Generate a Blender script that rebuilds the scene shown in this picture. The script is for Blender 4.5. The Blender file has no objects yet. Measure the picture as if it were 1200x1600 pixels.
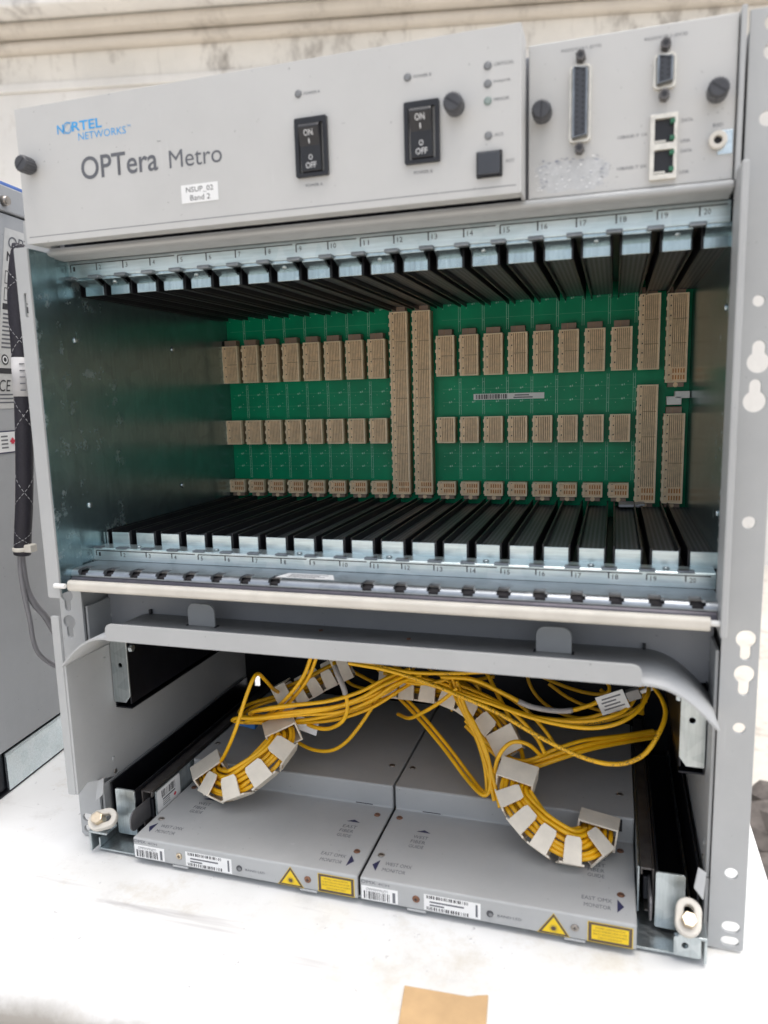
import bpy, math, random
from mathutils import Vector, Matrix
from mathutils.geometry import delaunay_2d_cdt
random.seed(7)
S = 0.001                       # everything below is measured in millimetres
scene = bpy.context.scene
COL = scene.collection

# ------------------------------------------------------------------ camera
cam_d = bpy.data.cameras.new('camera'); cam = bpy.data.objects.new('camera', cam_d); COL.objects.link(cam)
CAM = Vector((346.43, -426.99, 104.13))
RT = Vector((0.955385, 0.294180, -0.026415)); DN = Vector((0.020902, -0.156549, -0.987449)); FW = Vector((-0.294623, 0.942842, -0.155714))
cam.matrix_world = Matrix.Translation(CAM * S) @ Matrix((RT, -DN, -FW)).transposed().to_4x4()
cam_d.sensor_fit = 'HORIZONTAL'; cam_d.sensor_width = 36.0; cam_d.lens = 1154.54 / 1200 * 36.0
cam_d.clip_start = 0.01; cam_d.clip_end = 400
cam_d.dof.use_dof = True; cam_d.dof.focus_distance = 0.60; cam_d.dof.aperture_fstop = cam_d.lens / 3.3
scene.camera = cam

# ------------------------------------------------------------------ sky, sun, exposure
SUN_EL, SUN_AZ = 80.0, 110.0      # azimuth from +Y clockwise: bright overcast, the light comes from almost straight above
world = bpy.data.worlds.new('World'); scene.world = world; world.use_nodes = True
wn = world.node_tree.nodes; wl = world.node_tree.links
bg = wn['Background']; sky = wn.new('ShaderNodeTexSky'); sky.sky_type = 'NISHITA'; sky.sun_disc = False
sky.sun_elevation = math.radians(SUN_EL); sky.sun_rotation = math.radians(SUN_AZ); sky.dust_density = 4.0; sky.air_density = 1.0; sky.ozone_density = 1.0
hs = wn.new('ShaderNodeHueSaturation'); hs.inputs['Saturation'].default_value = 0.45
wl.new(sky.outputs[0], hs.inputs['Color']); wl.new(hs.outputs[0], bg.inputs['Color']); bg.inputs['Strength'].default_value = 0.15
sun_d = bpy.data.lights.new('sun', 'SUN'); sun_d.energy = 1.0; sun_d.angle = math.radians(50); sun_d.color = (1.0, 0.97, 0.93)
sun = bpy.data.objects.new('sun', sun_d); COL.objects.link(sun)
az, el = math.radians(SUN_AZ), math.radians(SUN_EL)
to_sun = Vector((math.sin(az) * math.cos(el), math.cos(az) * math.cos(el), math.sin(el)))
sun.rotation_euler = to_sun.to_track_quat('Z', 'Y').to_euler(); sun.location = to_sun * 5
vs = scene.view_settings; vs.view_transform = 'Standard'; vs.look = 'None'; vs.gamma = 1; vs.use_curve_mapping = False; vs.exposure = 0.86
scene.render.resolution_x = 768; scene.render.resolution_y = 1024
scene.render.engine = 'CYCLES'

# ------------------------------------------------------------------ materials
def new_mat(name):
    m = bpy.data.materials.new(name); m.use_nodes = True
    return m, m.node_tree.nodes, m.node_tree.links, m.node_tree.nodes['Principled BSDF']
def rgb(c): return (c[0], c[1], c[2], 1.0)
def noise(n, l, pos, scale, detail=4, rough=0.6, stretch=None):
    src = pos
    if stretch:
        vm = n.new('ShaderNodeVectorMath'); vm.operation = 'MULTIPLY'; vm.inputs[1].default_value = stretch
        l.new(pos, vm.inputs[0]); src = vm.outputs[0]
    t = n.new('ShaderNodeTexNoise'); t.inputs['Scale'].default_value = scale; t.inputs['Detail'].default_value = detail; t.inputs['Roughness'].default_value = rough
    l.new(src, t.inputs['Vector']); return t.outputs['Fac']
def ramp(n, l, fac, stops):
    r = n.new('ShaderNodeValToRGB'); cr = r.color_ramp
    while len(cr.elements) < len(stops): cr.elements.new(0.5)
    for e, (p, c) in zip(cr.elements, stops): e.position = p; e.color = rgb(c) if not isinstance(c, float) else (c, c, c, 1)
    l.new(fac, r.inputs['Fac']); return r.outputs['Color']
def mix(n, l, fac, a, b, mode='MIX'):
    m = n.new('ShaderNodeMix'); m.data_type = 'RGBA'; m.blend_type = mode
    for k, v in ((0, fac), (6, a), (7, b)):
        if hasattr(v, 'is_linked') or isinstance(v, bpy.types.NodeSocket): l.new(v, m.inputs[k])
        else: m.inputs[k].default_value = v if k == 0 else rgb(v)
    return m.outputs[2]
def bump(n, l, h, strength, dist, b):
    bp = n.new('ShaderNodeBump'); bp.inputs['Strength'].default_value = strength; bp.inputs['Distance'].default_value = dist
    l.new(h, bp.inputs['Height']); l.new(bp.outputs[0], b.inputs['Normal'])
def plain(name, col, rough=0.5, metal=0.0, var=0.12, scale=60, bumpy=0.0, bscale=900, spec=0.5):
    m, n, l, b = new_mat(name)
    g = n.new('ShaderNodeNewGeometry').outputs['Position']
    f = noise(n, l, g, scale)
    c = ramp(n, l, f, [(0.3, tuple(x * (1 - var) for x in col)), (0.7, tuple(min(1, x * (1 + var)) for x in col))])
    l.new(c, b.inputs['Base Color']); b.inputs['Roughness'].default_value = rough; b.inputs['Metallic'].default_value = metal
    b.inputs['Specular IOR Level'].default_value = spec
    if bumpy: bump(n, l, noise(n, l, g, bscale, 2), bumpy, 0.0003, b)
    return m
def paint(name, col, dirt=0.10, rough=0.48):
    """powder coat: fine orange peel, faint handling marks and a few specks"""
    m, n, l, b = new_mat(name); g = n.new('ShaderNodeNewGeometry').outputs['Position']
    big = noise(n, l, g, 14, 5, 0.65); sm = noise(n, l, g, 160, 3)
    c = ramp(n, l, big, [(0.30, tuple(x * (1 - dirt) for x in col)), (0.62, col)])
    speck = ramp(n, l, noise(n, l, g, 420, 2, 0.5), [(0.735, (0, 0, 0)), (0.76, (1, 1, 1))])
    c = mix(n, l, speck, c, tuple(x * 0.62 for x in col))
    scr = ramp(n, l, noise(n, l, g, 90, 3, 0.7, (1, 1, 0.08)), [(0.70, (0, 0, 0)), (0.76, (0.35, 0.35, 0.35))])
    c = mix(n, l, scr, c, tuple(min(1, x * 1.22) for x in col))
    l.new(c, b.inputs['Base Color'])
    l.new(ramp(n, l, sm, [(0.3, rough - 0.06), (0.7, rough + 0.08)]), b.inputs['Roughness'])
    bump(n, l, noise(n, l, g, 1500, 2), 0.10, 0.0002, b)
    return m
def zinc(name, col=(0.50, 0.55, 0.56), rough=0.30, marks=0.5, streak=(1, 1, 0.06), metal=0.92, worn=None):
    """galvanised sheet: brushed streaks, spangle and dull white storage marks"""
    m, n, l, b = new_mat(name); g = n.new('ShaderNodeNewGeometry').outputs['Position']
    st = noise(n, l, g, 700, 3, 0.6, streak)
    v = n.new('ShaderNodeTexVoronoi'); v.inputs['Scale'].default_value = 110; l.new(g, v.inputs['Vector'])
    c = ramp(n, l, st, [(0.3, tuple(x * 0.86 for x in col)), (0.7, tuple(x * 1.08 for x in col))])
    sp = n.new('ShaderNodeSeparateColor'); l.new(v.outputs['Color'], sp.inputs[0])
    c = mix(n, l, 0.10, c, sp.outputs[0], 'OVERLAY')
    mk = noise(n, l, g, 46, 7, 0.75)
    mf = ramp(n, l, mk, [(0.56, (0, 0, 0)), (0.70, (marks, marks, marks))])
    if worn:                                              # handling wear along the front edge of the sheet
        sx = n.new('ShaderNodeSeparateXYZ'); l.new(g, sx.inputs[0])
        jit = n.new('ShaderNodeMath'); jit.operation = 'MULTIPLY_ADD'; jit.inputs[1].default_value = 0.09; l.new(noise(n, l, g, 16, 4, 0.7), jit.inputs[0]); l.new(sx.outputs['Y'], jit.inputs[2])
        wf = ramp(n, l, jit.outputs[0], [(worn[0], (1, 1, 1)), (worn[1], (0.12, 0.12, 0.12))])
        mf = mix(n, l, 1.0, mf, wf, 'MULTIPLY')
    c = mix(n, l, mf, c, (0.62, 0.64, 0.64))
    l.new(c, b.inputs['Base Color'])
    mm = n.new('ShaderNodeMath'); mm.operation = 'MULTIPLY_ADD'; mm.inputs[1].default_value = -0.55; mm.inputs[2].default_value = metal
    l.new(mf, mm.inputs[0]); l.new(mm.outputs[0], b.inputs['Metallic'])
    ra = n.new('ShaderNodeMath'); ra.operation = 'MULTIPLY_ADD'; ra.inputs[1].default_value = 0.35; ra.inputs[2].default_value = rough
    l.new(mf, ra.inputs[0]); l.new(ra.outputs[0], b.inputs['Roughness'])
    bump(n, l, st, 0.06, 0.0002, b)
    return m
def perforated():
    m, n, l, b = new_mat('perforated_sheet'); g = n.new('ShaderNodeNewGeometry').outputs['Position']
    vm = n.new('ShaderNodeVectorMath'); vm.operation = 'MULTIPLY'; vm.inputs[1].default_value = (1 / 0.0028, 1 / 0.0028, 0); l.new(g, vm.inputs[0])
    fr = n.new('ShaderNodeVectorMath'); fr.operation = 'FRACTION'; l.new(vm.outputs[0], fr.inputs[0])
    sb = n.new('ShaderNodeVectorMath'); sb.operation = 'SUBTRACT'; sb.inputs[1].default_value = (0.5, 0.5, 0); l.new(fr.outputs[0], sb.inputs[0])
    ln = n.new('ShaderNodeVectorMath'); ln.operation = 'LENGTH'; l.new(sb.outputs[0], ln.inputs[0])
    hole = ramp(n, l, ln.outputs['Value'], [(0.30, (1, 1, 1)), (0.36, (0, 0, 0))])
    l.new(mix(n, l, hole, (0.14, 0.152, 0.168), (0.010, 0.011, 0.013)), b.inputs['Base Color'])
    b.inputs['Metallic'].default_value = 0.45; b.inputs['Roughness'].default_value = 0.45
    return m
def table_mat():
    m, n, l, b = new_mat('white_tabletop'); g = n.new('ShaderNodeNewGeometry').outputs['Position']
    c = ramp(n, l, noise(n, l, g, 7, 6, 0.6), [(0.3, (0.66, 0.655, 0.63)), (0.6, (0.77, 0.77, 0.76))])
    st = ramp(n, l, noise(n, l, g, 22, 5, 0.7), [(0.56, (0, 0, 0)), (0.76, (0.6, 0.6, 0.6))])
    c = mix(n, l, st, c, (0.50, 0.44, 0.34))
    sk = ramp(n, l, noise(n, l, g, 130, 4, 0.75), [(0.655, (0, 0, 0)), (0.72, (0.8, 0.8, 0.8))])
    c = mix(n, l, sk, c, (0.36, 0.35, 0.36))
    for ang, sc_, th in ((0.5, 38, 0.70), (-0.9, 30, 0.72)):          # drag marks and thin scratches
        rot = n.new('ShaderNodeMapping'); rot.inputs['Rotation'].default_value = (0, 0, ang); rot.inputs['Scale'].default_value = (0.12, 1.6, 1); l.new(g, rot.inputs['Vector'])
        sc = ramp(n, l, noise(n, l, rot.outputs[0], sc_, 4, 0.6), [(th - 0.06, (0, 0, 0)), (th + 0.03, (0.75, 0.75, 0.75))])
        c = mix(n, l, sc, c, (0.42, 0.41, 0.41))
    sz = n.new('ShaderNodeSeparateXYZ'); l.new(g, sz.inputs[0])         # darker tone down the rounded edge, its border ragged by noise
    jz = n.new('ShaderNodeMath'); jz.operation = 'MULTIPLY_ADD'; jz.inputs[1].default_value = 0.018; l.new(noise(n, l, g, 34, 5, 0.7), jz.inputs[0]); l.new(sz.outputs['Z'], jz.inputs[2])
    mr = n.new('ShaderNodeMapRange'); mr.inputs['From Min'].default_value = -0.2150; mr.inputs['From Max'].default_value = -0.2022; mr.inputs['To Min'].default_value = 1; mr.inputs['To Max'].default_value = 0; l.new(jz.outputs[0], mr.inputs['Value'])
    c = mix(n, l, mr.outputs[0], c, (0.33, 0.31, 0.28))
    l.new(c, b.inputs['Base Color']); b.inputs['Roughness'].default_value = 0.42
    bump(n, l, noise(n, l, g, 60, 4), 0.15, 0.0006, b)
    return m
def wall_mat(name, col, stain, amount):
    m, n, l, b = new_mat(name); tc = n.new('ShaderNodeTexCoord').outputs['Object']
    c = ramp(n, l, noise(n, l, tc, 2.2, 6, 0.65), [(0.3, tuple(x * 0.86 for x in col)), (0.65, col)])
    s1 = ramp(n, l, noise(n, l, tc, 3.2, 7, 0.72, (1.4, 1, 0.7)), [(0.58 - amount * 0.12, (0, 0, 0)), (0.72 - amount * 0.1, (0.85, 0.85, 0.85))])
    c = mix(n, l, s1, c, stain)
    dr = ramp(n, l, noise(n, l, tc, 5.0, 5, 0.7, (3.0, 1, 0.25)), [(0.58, (0, 0, 0)), (0.74, (amount, amount, amount))])
    c = mix(n, l, dr, c, tuple(x * 0.75 for x in stain))
    l.new(c, b.inputs['Base Color']); b.inputs['Roughness'].default_value = 0.85
    bump(n, l, noise(n, l, tc, 30, 5), 0.3, 0.01, b)
    return m
def ground_mat():
    m, n, l, b = new_mat('pale_yard'); g = n.new('ShaderNodeNewGeometry').outputs['Position']
    c = ramp(n, l, noise(n, l, g, 1.3, 7, 0.65), [(0.3, (0.46, 0.42, 0.36)), (0.6, (0.62, 0.58, 0.52))])
    c = mix(n, l, ramp(n, l, noise(n, l, g, 14, 5, 0.7), [(0.55, (0, 0, 0)), (0.75, (0.8, 0.8, 0.8))]), c, (0.24, 0.21, 0.18))
    l.new(c, b.inputs['Base Color']); b.inputs['Roughness'].default_value = 0.9
    bump(n, l, noise(n, l, g, 25, 6), 0.5, 0.02, b); return m
GREY = paint('grey_powder_coat', (0.425, 0.432, 0.43))
GREYW = paint('warm_grey_front', (0.53, 0.527, 0.512), 0.07)
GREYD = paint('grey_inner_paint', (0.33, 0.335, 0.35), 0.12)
ZINC = zinc('galvanised_steel')
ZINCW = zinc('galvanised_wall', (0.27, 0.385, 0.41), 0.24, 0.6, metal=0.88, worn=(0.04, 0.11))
ZINCB = zinc('bright_galvanised', (0.66, 0.73, 0.75), 0.26, 0.10, (0.06, 1, 1))
ZINCP = zinc('pale_lit_zinc', (0.64, 0.735, 0.75), 0.30, 0.05, (0.06, 1, 1), 0.78)  # paler zinc: light caught by front-facing strips and tabs is put into the colour
ZINCT = zinc('bluish_zinc', (0.46, 0.56, 0.59), 0.25, 0.05, (1, 1, 0.06), 0.92)
ZINCN = zinc('greyed_zinc_bar', (0.36, 0.385, 0.41), 0.34, 0.25, (0.06, 1, 1), 0.85)
ZINCD = plain('dull_zinc', (0.26, 0.28, 0.30), 0.4, 0.85, 0.2, 120)
LIP_M = plain('shaded_zinc_lip', (0.085, 0.08, 0.095), 0.42, 0.5, 0.2, 120)  # zinc underside lip, its shade put into the dark colour
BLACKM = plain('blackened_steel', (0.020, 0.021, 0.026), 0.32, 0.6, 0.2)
SLIDE = plain('oiled_slide_steel', (0.13, 0.12, 0.115), 0.38, 0.7, 0.25, 90)
BLACK = plain('black_plastic', (0.013, 0.013, 0.016), 0.38, 0, 0.2, 120)
BLACKR = plain('rocker_plastic', (0.017, 0.017, 0.020), 0.25, 0, 0.15, 120)
DARKG = plain('dark_knob_plastic', (0.055, 0.056, 0.062), 0.42, 0, 0.2, 200, 0.15)
LAMP = plain('unlit_lamp_lens', (0.20, 0.205, 0.21), 0.25, 0, 0.1)
LAMPG = plain('unlit_green_lens', (0.24, 0.29, 0.27), 0.25, 0, 0.1)
BUTTON = plain('charcoal_button', (0.045, 0.049, 0.058), 0.4, 0, 0.1)
TAN = plain('tan_connector_body', (0.84, 0.63, 0.40), 0.55, 0, 0.14, 300)
CREAM = plain('cream_connector_edge', (0.88, 0.72, 0.50), 0.5, 0, 0.08, 300)
TAND = plain('brown_connector_grooves', (0.40, 0.265, 0.15), 0.6, 0, 0.2, 300)
COPPER = plain('copper_contacts', (0.52, 0.20, 0.045), 0.4, 0.2, 0.2, 300)
PCB = plain('green_solder_mask', (0.002, 0.27, 0.125), 0.30, 0, 0.16, 35, spec=0.2)
SILK = plain('pale_board_trace', (0.34, 0.62, 0.50), 0.5)
SILKH = plain('faint_board_trace', (0.06, 0.36, 0.21), 0.5)
NYLON = plain('ivory_nylon', (0.60, 0.565, 0.50), 0.45, 0, 0.08, 60)
WHITEP = plain('white_plastic', (0.80, 0.79, 0.76), 0.45, 0, 0.05)
GUIDE = plain('ivory_guide_plastic', (0.80, 0.73, 0.61), 0.5, 0, 0.10, 70)
YELLOW = plain('yellow_fibre_jacket', (0.87, 0.47, 0.008), 0.40, 0, 0.12, 60, 0.1)
def printed_jacket():
    m, n, l, b = new_mat('printed_yellow_jacket'); g = n.new('ShaderNodeNewGeometry').outputs['Position']
    c = ramp(n, l, noise(n, l, g, 60), [(0.3, (0.76, 0.40, 0.006)), (0.7, (0.90, 0.50, 0.010))])
    band = noise(n, l, g, 45, 1); dots = noise(n, l, g, 1100, 1)
    mk = mix(n, l, 1.0, ramp(n, l, band, [(0.50, (0, 0, 0)), (0.56, (1, 1, 1))]), ramp(n, l, dots, [(0.54, (0, 0, 0)), (0.60, (0.85, 0.85, 0.85))]), 'MULTIPLY')
    l.new(mix(n, l, mk, c, (0.07, 0.05, 0.02)), b.inputs['Base Color']); b.inputs['Roughness'].default_value = 0.42
    return m
YELLOWP = printed_jacket()
PAPER = plain('white_label_paper', (0.80, 0.80, 0.79), 0.6, 0, 0.04)
INK = plain('black_print', (0.022, 0.022, 0.026), 0.6)
INKG = plain('grey_print', (0.12, 0.125, 0.14), 0.6)
INKL = plain('faded_grey_print', (0.14, 0.145, 0.16), 0.6)
INKB = plain('navy_print', (0.025, 0.025, 0.075), 0.6)
BLUE = plain('blue_print', (0.055, 0.33, 0.68), 0.5)
WHITEINK = plain('white_print', (0.75, 0.75, 0.75), 0.5)
SIGNY = plain('warning_yellow', (0.80, 0.55, 0.01), 0.5, 0, 0.05)
SIGNK = plain('warning_brown', (0.095, 0.065, 0.045), 0.5)
RED = plain('red_print', (0.65, 0.03, 0.07), 0.5)
BRASS = plain('yellow_zinc_bolt', (0.62, 0.52, 0.38), 0.28, 0.9, 0.15, 200)
SCREW = plain('steel_screw', (0.34, 0.31, 0.28), 0.35, 0.85, 0.3, 300)
RUST = plain('rusty_screw', (0.26, 0.13, 0.08), 0.5, 0.6, 0.3, 300)
SHELL = plain('tinned_shell', (0.74, 0.70, 0.62), 0.35, 0.45, 0.15, 250)
PERF = perforated()
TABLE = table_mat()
CARD = plain('brown_cardboard', (0.50, 0.33, 0.17), 0.8, 0, 0.12, 40, 0.2, 400)
STITCH = plain('grey_white_thread', (0.42, 0.42, 0.43), 0.7)
SLEEVE_M = plain('black_braid', (0.016, 0.014, 0.022), 0.6, 0, 0.3, 700, 0.5, 2500)
CORD = plain('grey_cord_jacket', (0.20, 0.195, 0.205), 0.45)
BLUEP = plain('blue_connector', (0.02, 0.14, 0.42), 0.45)
CABG = paint('cabinet_side_grey', (0.37, 0.38, 0.39))
WALLW = wall_mat('whitewashed_plaster', (0.78, 0.76, 0.72), (0.45, 0.41, 0.35), 0.1)
WALLB = wall_mat('stained_frieze_plaster', (0.79, 0.76, 0.70), (0.27, 0.24, 0.21), 0.45)
WALLC = wall_mat('cornice_plaster', (0.66, 0.61, 0.54), (0.42, 0.38, 0.33), 0.25)
LEDGE = wall_mat('weathered_ledge', (0.82, 0.80, 0.76), (0.38, 0.36, 0.34), 0.25)
SLATE = wall_mat('blue_grey_roof', (0.10, 0.115, 0.15), (0.06, 0.065, 0.08), 0.4)
GROUND = ground_mat()
STONE = plain('rubble_stone', (0.11, 0.095, 0.085), 0.9, 0, 0.4, 30, 0.6, 200)

# ------------------------------------------------------------------ mesh helpers
class MB:
    def __init__(s): s.v = []; s.f = []; s.m = []; s.sm = []
    def add(s, vs, fs, mat=0, smooth=False):
        o = len(s.v); s.v += [tuple(v) for v in vs]
        for f in fs: s.f.append(tuple(i + o for i in f)); s.m.append(mat); s.sm.append(smooth)
        return s
    def box(s, x0, x1, y0, y1, z0, z1, mat=0, xf=None):
        v = [Vector(p) for p in ((x0,y0,z0),(x1,y0,z0),(x1,y1,z0),(x0,y1,z0),(x0,y0,z1),(x1,y0,z1),(x1,y1,z1),(x0,y1,z1))]
        if xf: v = [xf @ p for p in v]
        return s.add(v, [(3,2,1,0),(4,5,6,7),(0,1,5,4),(1,2,6,5),(2,3,7,6),(3,0,4,7)], mat)
    def cyl(s, p0, p1, r0, r1=None, n=20, mat=0, smooth=True, caps=True):
        p0, p1 = Vector(p0), Vector(p1); r1 = r0 if r1 is None else r1
        d = (p1 - p0).normalized(); a = d.orthogonal().normalized(); b = d.cross(a)
        ring = lambda p, r: [p + (a * math.cos(t) + b * math.sin(t)) * r for t in (2 * math.pi * k / n for k in range(n))]
        o = len(s.v); s.add(ring(p0, r0) + ring(p1, r1), [(k, (k+1) % n, n + (k+1) % n, n + k) for k in range(n)], mat, smooth)
        if caps:
            s.add(ring(p0, r0), [tuple(reversed(range(n)))], mat); s.add(ring(p1, r1), [tuple(range(n))], mat)
        return s
    def tube(s, pts, r, n=10, mat=0, caps=True, sub=6):
        pts = spline([Vector(p) for p in pts], sub) if sub else [Vector(p) for p in pts]
        t0 = (pts[1] - pts[0]).normalized(); a = t0.orthogonal().normalized(); rings = []
        for i, p in enumerate(pts):
            t = (pts[min(i+1, len(pts)-1)] - pts[max(i-1, 0)]).normalized()
            a = (a - t * a.dot(t)).normalized(); b = t.cross(a)
            rr = r[i] if isinstance(r, list) else r
            rings.append([p + (a * math.cos(q) + b * math.sin(q)) * rr for q in (2 * math.pi * k / n for k in range(n))])
        vs = [v for R_ in rings for v in R_]
        fs = [(i*n + k, i*n + (k+1) % n, (i+1)*n + (k+1) % n, (i+1)*n + k) for i in range(len(pts)-1) for k in range(n)]
        s.add(vs, fs, mat, True)
        if caps: s.add(rings[0], [tuple(reversed(range(n)))], mat); s.add(rings[-1], [tuple(range(n))], mat)
        return s
    def extrude(s, loops, fn, a0, a1, mat=0):
        """first loop is the outline, the rest are holes; fn(u, v, a) -> xyz"""
        vv = []; ee = []
        for L in loops:
            o = len(vv); vv += [Vector((p[0], p[1])) for p in L]; ee += [(o + k, o + (k+1) % len(L)) for k in range(len(L))]
        ov, oe, of, _, _, _ = delaunay_2d_cdt(vv, ee, [], 0, 1e-6)
        tri = []
        for f in of:
            c = sum((ov[i] for i in f), Vector((0, 0))) / len(f)
            if inside(c, loops[0]) and not any(inside(c, h) for h in loops[1:]): tri.append(tuple(f))
        n0 = len(ov)
        A = [fn(p.x, p.y, a0) for p in ov]; B = [fn(p.x, p.y, a1) for p in ov]
        s.add(A, [tuple(reversed(t)) for t in tri], mat); s.add(B, tri, mat)
        for L in loops:
            k = len(L); q = [fn(p[0], p[1], a0) for p in L] + [fn(p[0], p[1], a1) for p in L]
            s.add(q, [(i, (i+1) % k, k + (i+1) % k, k + i) for i in range(k)], mat)
        return s
    def build(s, name, mats, parent=None, bevel=0, seg=2, label=None, recalc=True):
        me = bpy.data.meshes.new(name); me.from_pydata([tuple(c * S for c in v) for v in s.v], [], s.f)
        for m in (mats if isinstance(mats, (list, tuple)) else [mats]): me.materials.append(m)
        me.polygons.foreach_set('material_index', s.m); me.polygons.foreach_set('use_smooth', s.sm); me.update()
        if recalc:
            import bmesh
            bm = bmesh.new(); bm.from_mesh(me); bmesh.ops.remove_doubles(bm, verts=bm.verts, dist=1e-7); bmesh.ops.recalc_face_normals(bm, faces=bm.faces); bm.to_mesh(me); bm.free()
        o = bpy.data.objects.new(name, me); COL.objects.link(o)
        if parent: attach(o, parent)
        if bevel:
            b = o.modifiers.new('bevel', 'BEVEL'); b.width = bevel * S; b.segments = seg; b.limit_method = 'ANGLE'; b.angle_limit = math.radians(50); b.harden_normals = False
        if label: o['label'] = label
        return o
def attach(o, parent):
    o.parent = parent; o.matrix_parent_inverse = WORLD[parent.name].inverted() if parent.name in WORLD else Matrix.Identity(4)
WORLD = {}
def inside(p, poly):
    c = False; n = len(poly); j = n - 1
    for i in range(n):
        a, b = poly[i], poly[j]
        if (a[1] > p[1]) != (b[1] > p[1]) and p[0] < (b[0]-a[0]) * (p[1]-a[1]) / (b[1]-a[1]) + a[0]: c = not c
        j = i
    return c
def spline(P, sub):
    Q = [P[0] * 2 - P[1]] + P + [P[-1] * 2 - P[-2]]; out = []
    for i in range(1, len(Q) - 2):
        for k in range(sub):
            t = k / sub; a, b, c, d = Q[i-1], Q[i], Q[i+1], Q[i+2]
            out.append(0.5 * (2*b + (c-a)*t + (2*a - 5*b + 4*c - d)*t*t + (3*b - a - 3*c + d)*t**3))
    out.append(P[-1]); return out
def circ(x, y, r, n=24): return [(x + r * math.cos(2*math.pi*k/n), y + r * math.sin(2*math.pi*k/n)) for k in range(n)]
def rrect(x0, x1, y0, y1, r, n=5, corners=(1, 1, 1, 1)):
    out = []
    for (cx, cy, a0, on, px, py) in ((x1-r, y0+r, -90, corners[0], x1, y0), (x1-r, y1-r, 0, corners[1], x1, y1), (x0+r, y1-r, 90, corners[2], x0, y1), (x0+r, y0+r, 180, corners[3], x0, y0)):
        if on: out += [(cx + r*math.cos(math.radians(a0 + 90*k/n)), cy + r*math.sin(math.radians(a0 + 90*k/n))) for k in range(n+1)]
        else: out.append((px, py))
    return out
def slot(x, y, w, h, n=8): return rrect(x - w/2, x + w/2, y - h/2, y + h/2, min(w, h)/2 - 0.01, n)
def keyhole(x, z, r, lz, lr):
    """round opening with a narrower lobe running to lz"""
    sgn = 1 if lz > z else -1; a = math.asin(min(0.99, lr / r)); pts = []
    for k in range(25):
        t = math.pi/2 + a + (2*math.pi - 2*a) * k/24
        pts.append((x + r*math.cos(t), z + sgn*r*math.sin(t)))
    for k in range(9):
        t = math.pi * k/8
        pts.append((x + lr*math.cos(t), lz + sgn*lr*math.sin(t)))
    return pts
XZ = lambda u, v, a: (u, a, v)
XY = lambda u, v, a: (u, v, a)
YZ = lambda u, v, a: (a, u, v)
def thing(name, label, cat, loc, group=None, rotz=0):
    o = bpy.data.objects.new(name, None); COL.objects.link(o); o.empty_display_size = 0.05
    o.location = tuple(c * S for c in loc); o.rotation_euler = (0, 0, rotz); o['label'] = label; o['category'] = cat
    if group: o['group'] = group
    WORLD[o.name] = Matrix.Translation(o.location) @ Matrix.Rotation(rotz, 4, 'Z')
    return o
def tag(o, label, cat, group=None):
    o['label'] = label; o['category'] = cat
    if group: o['group'] = group
    return o
def copy_at(o, dx=0, dy=0, dz=0):
    c = o.copy(); COL.objects.link(c); c.parent = o.parent; c.matrix_parent_inverse = o.matrix_parent_inverse.copy()
    c.location = (o.location.x + dx*S, o.location.y + dy*S, o.location.z + dz*S); return c

# ------------------------------------------------------------------ lettering (turned into meshes at the end in one go)
TEXTS = []
def text(s, origin, ux, uy, w, h, mat, parent, bold=0.0, name='lettering', align='L'):
    """fit the words into w x h mm; origin is the lower left corner (or centre), ux / uy the reading and upward directions"""
    cu = bpy.data.curves.new(name, 'FONT'); cu.body = s; cu.size = 1.0; cu.offset = bold if h > 4 else 0.0; cu.resolution_u = 5 if h > 4 else 2
    cu.align_x = 'LEFT'; cu.space_line = 0.95
    o = bpy.data.objects.new(name + '_source', cu); COL.objects.link(o)
    TEXTS.append((o, name, Vector(origin), Vector(ux).normalized(), Vector(uy).normalized(), w, h, mat, parent, align))
def finish_texts():
    bpy.context.view_layer.update(); dg = bpy.context.evaluated_depsgraph_get()
    for o, name, org, ux, uy, w, h, mat, parent, align in TEXTS:
        me = bpy.data.meshes.new_from_object(o.evaluated_get(dg))
        xs = [v.co.x for v in me.vertices]; ys = [v.co.y for v in me.vertices]
        x0, x1, y0, y1 = min(xs), max(xs), min(ys), max(ys)
        sx = w / (x1 - x0) if w else h / (y1 - y0); sy = h / (y1 - y0)
        ww = (x1 - x0) * sx; off = -ww / 2 if align == 'C' else 0; offy = -h / 2 if align == 'C' else 0
        for v in me.vertices:
            p = org + ux * ((v.co.x - x0) * sx + off) + uy * ((v.co.y - y0) * sy + offy); v.co = p * S
        me.materials.clear(); me.materials.append(mat); me.name = name
        m = bpy.data.objects.new(name, me); COL.objects.link(m); attach(m, parent)
    for t in TEXTS:
        cu = t[0].data; bpy.data.objects.remove(t[0]); bpy.data.curves.remove(cu)
def bars(mb, x, z, w, h, n, fn, mat, seed=1):
    """barcode strokes"""
    rnd = random.Random(seed); t = 0; cells = [rnd.choice((1, 1, 2, 3)) for _ in range(n)]; tot = sum(cells)
    for k, c in enumerate(cells):
        if k % 2 == 0:
            a, b = x + w * t / tot, x + w * (t + c) / tot
            mb.add([fn(a, z), fn(b, z), fn(b, z + h), fn(a, z + h)], [(0, 1, 2, 3)], mat)
        t += c

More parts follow.
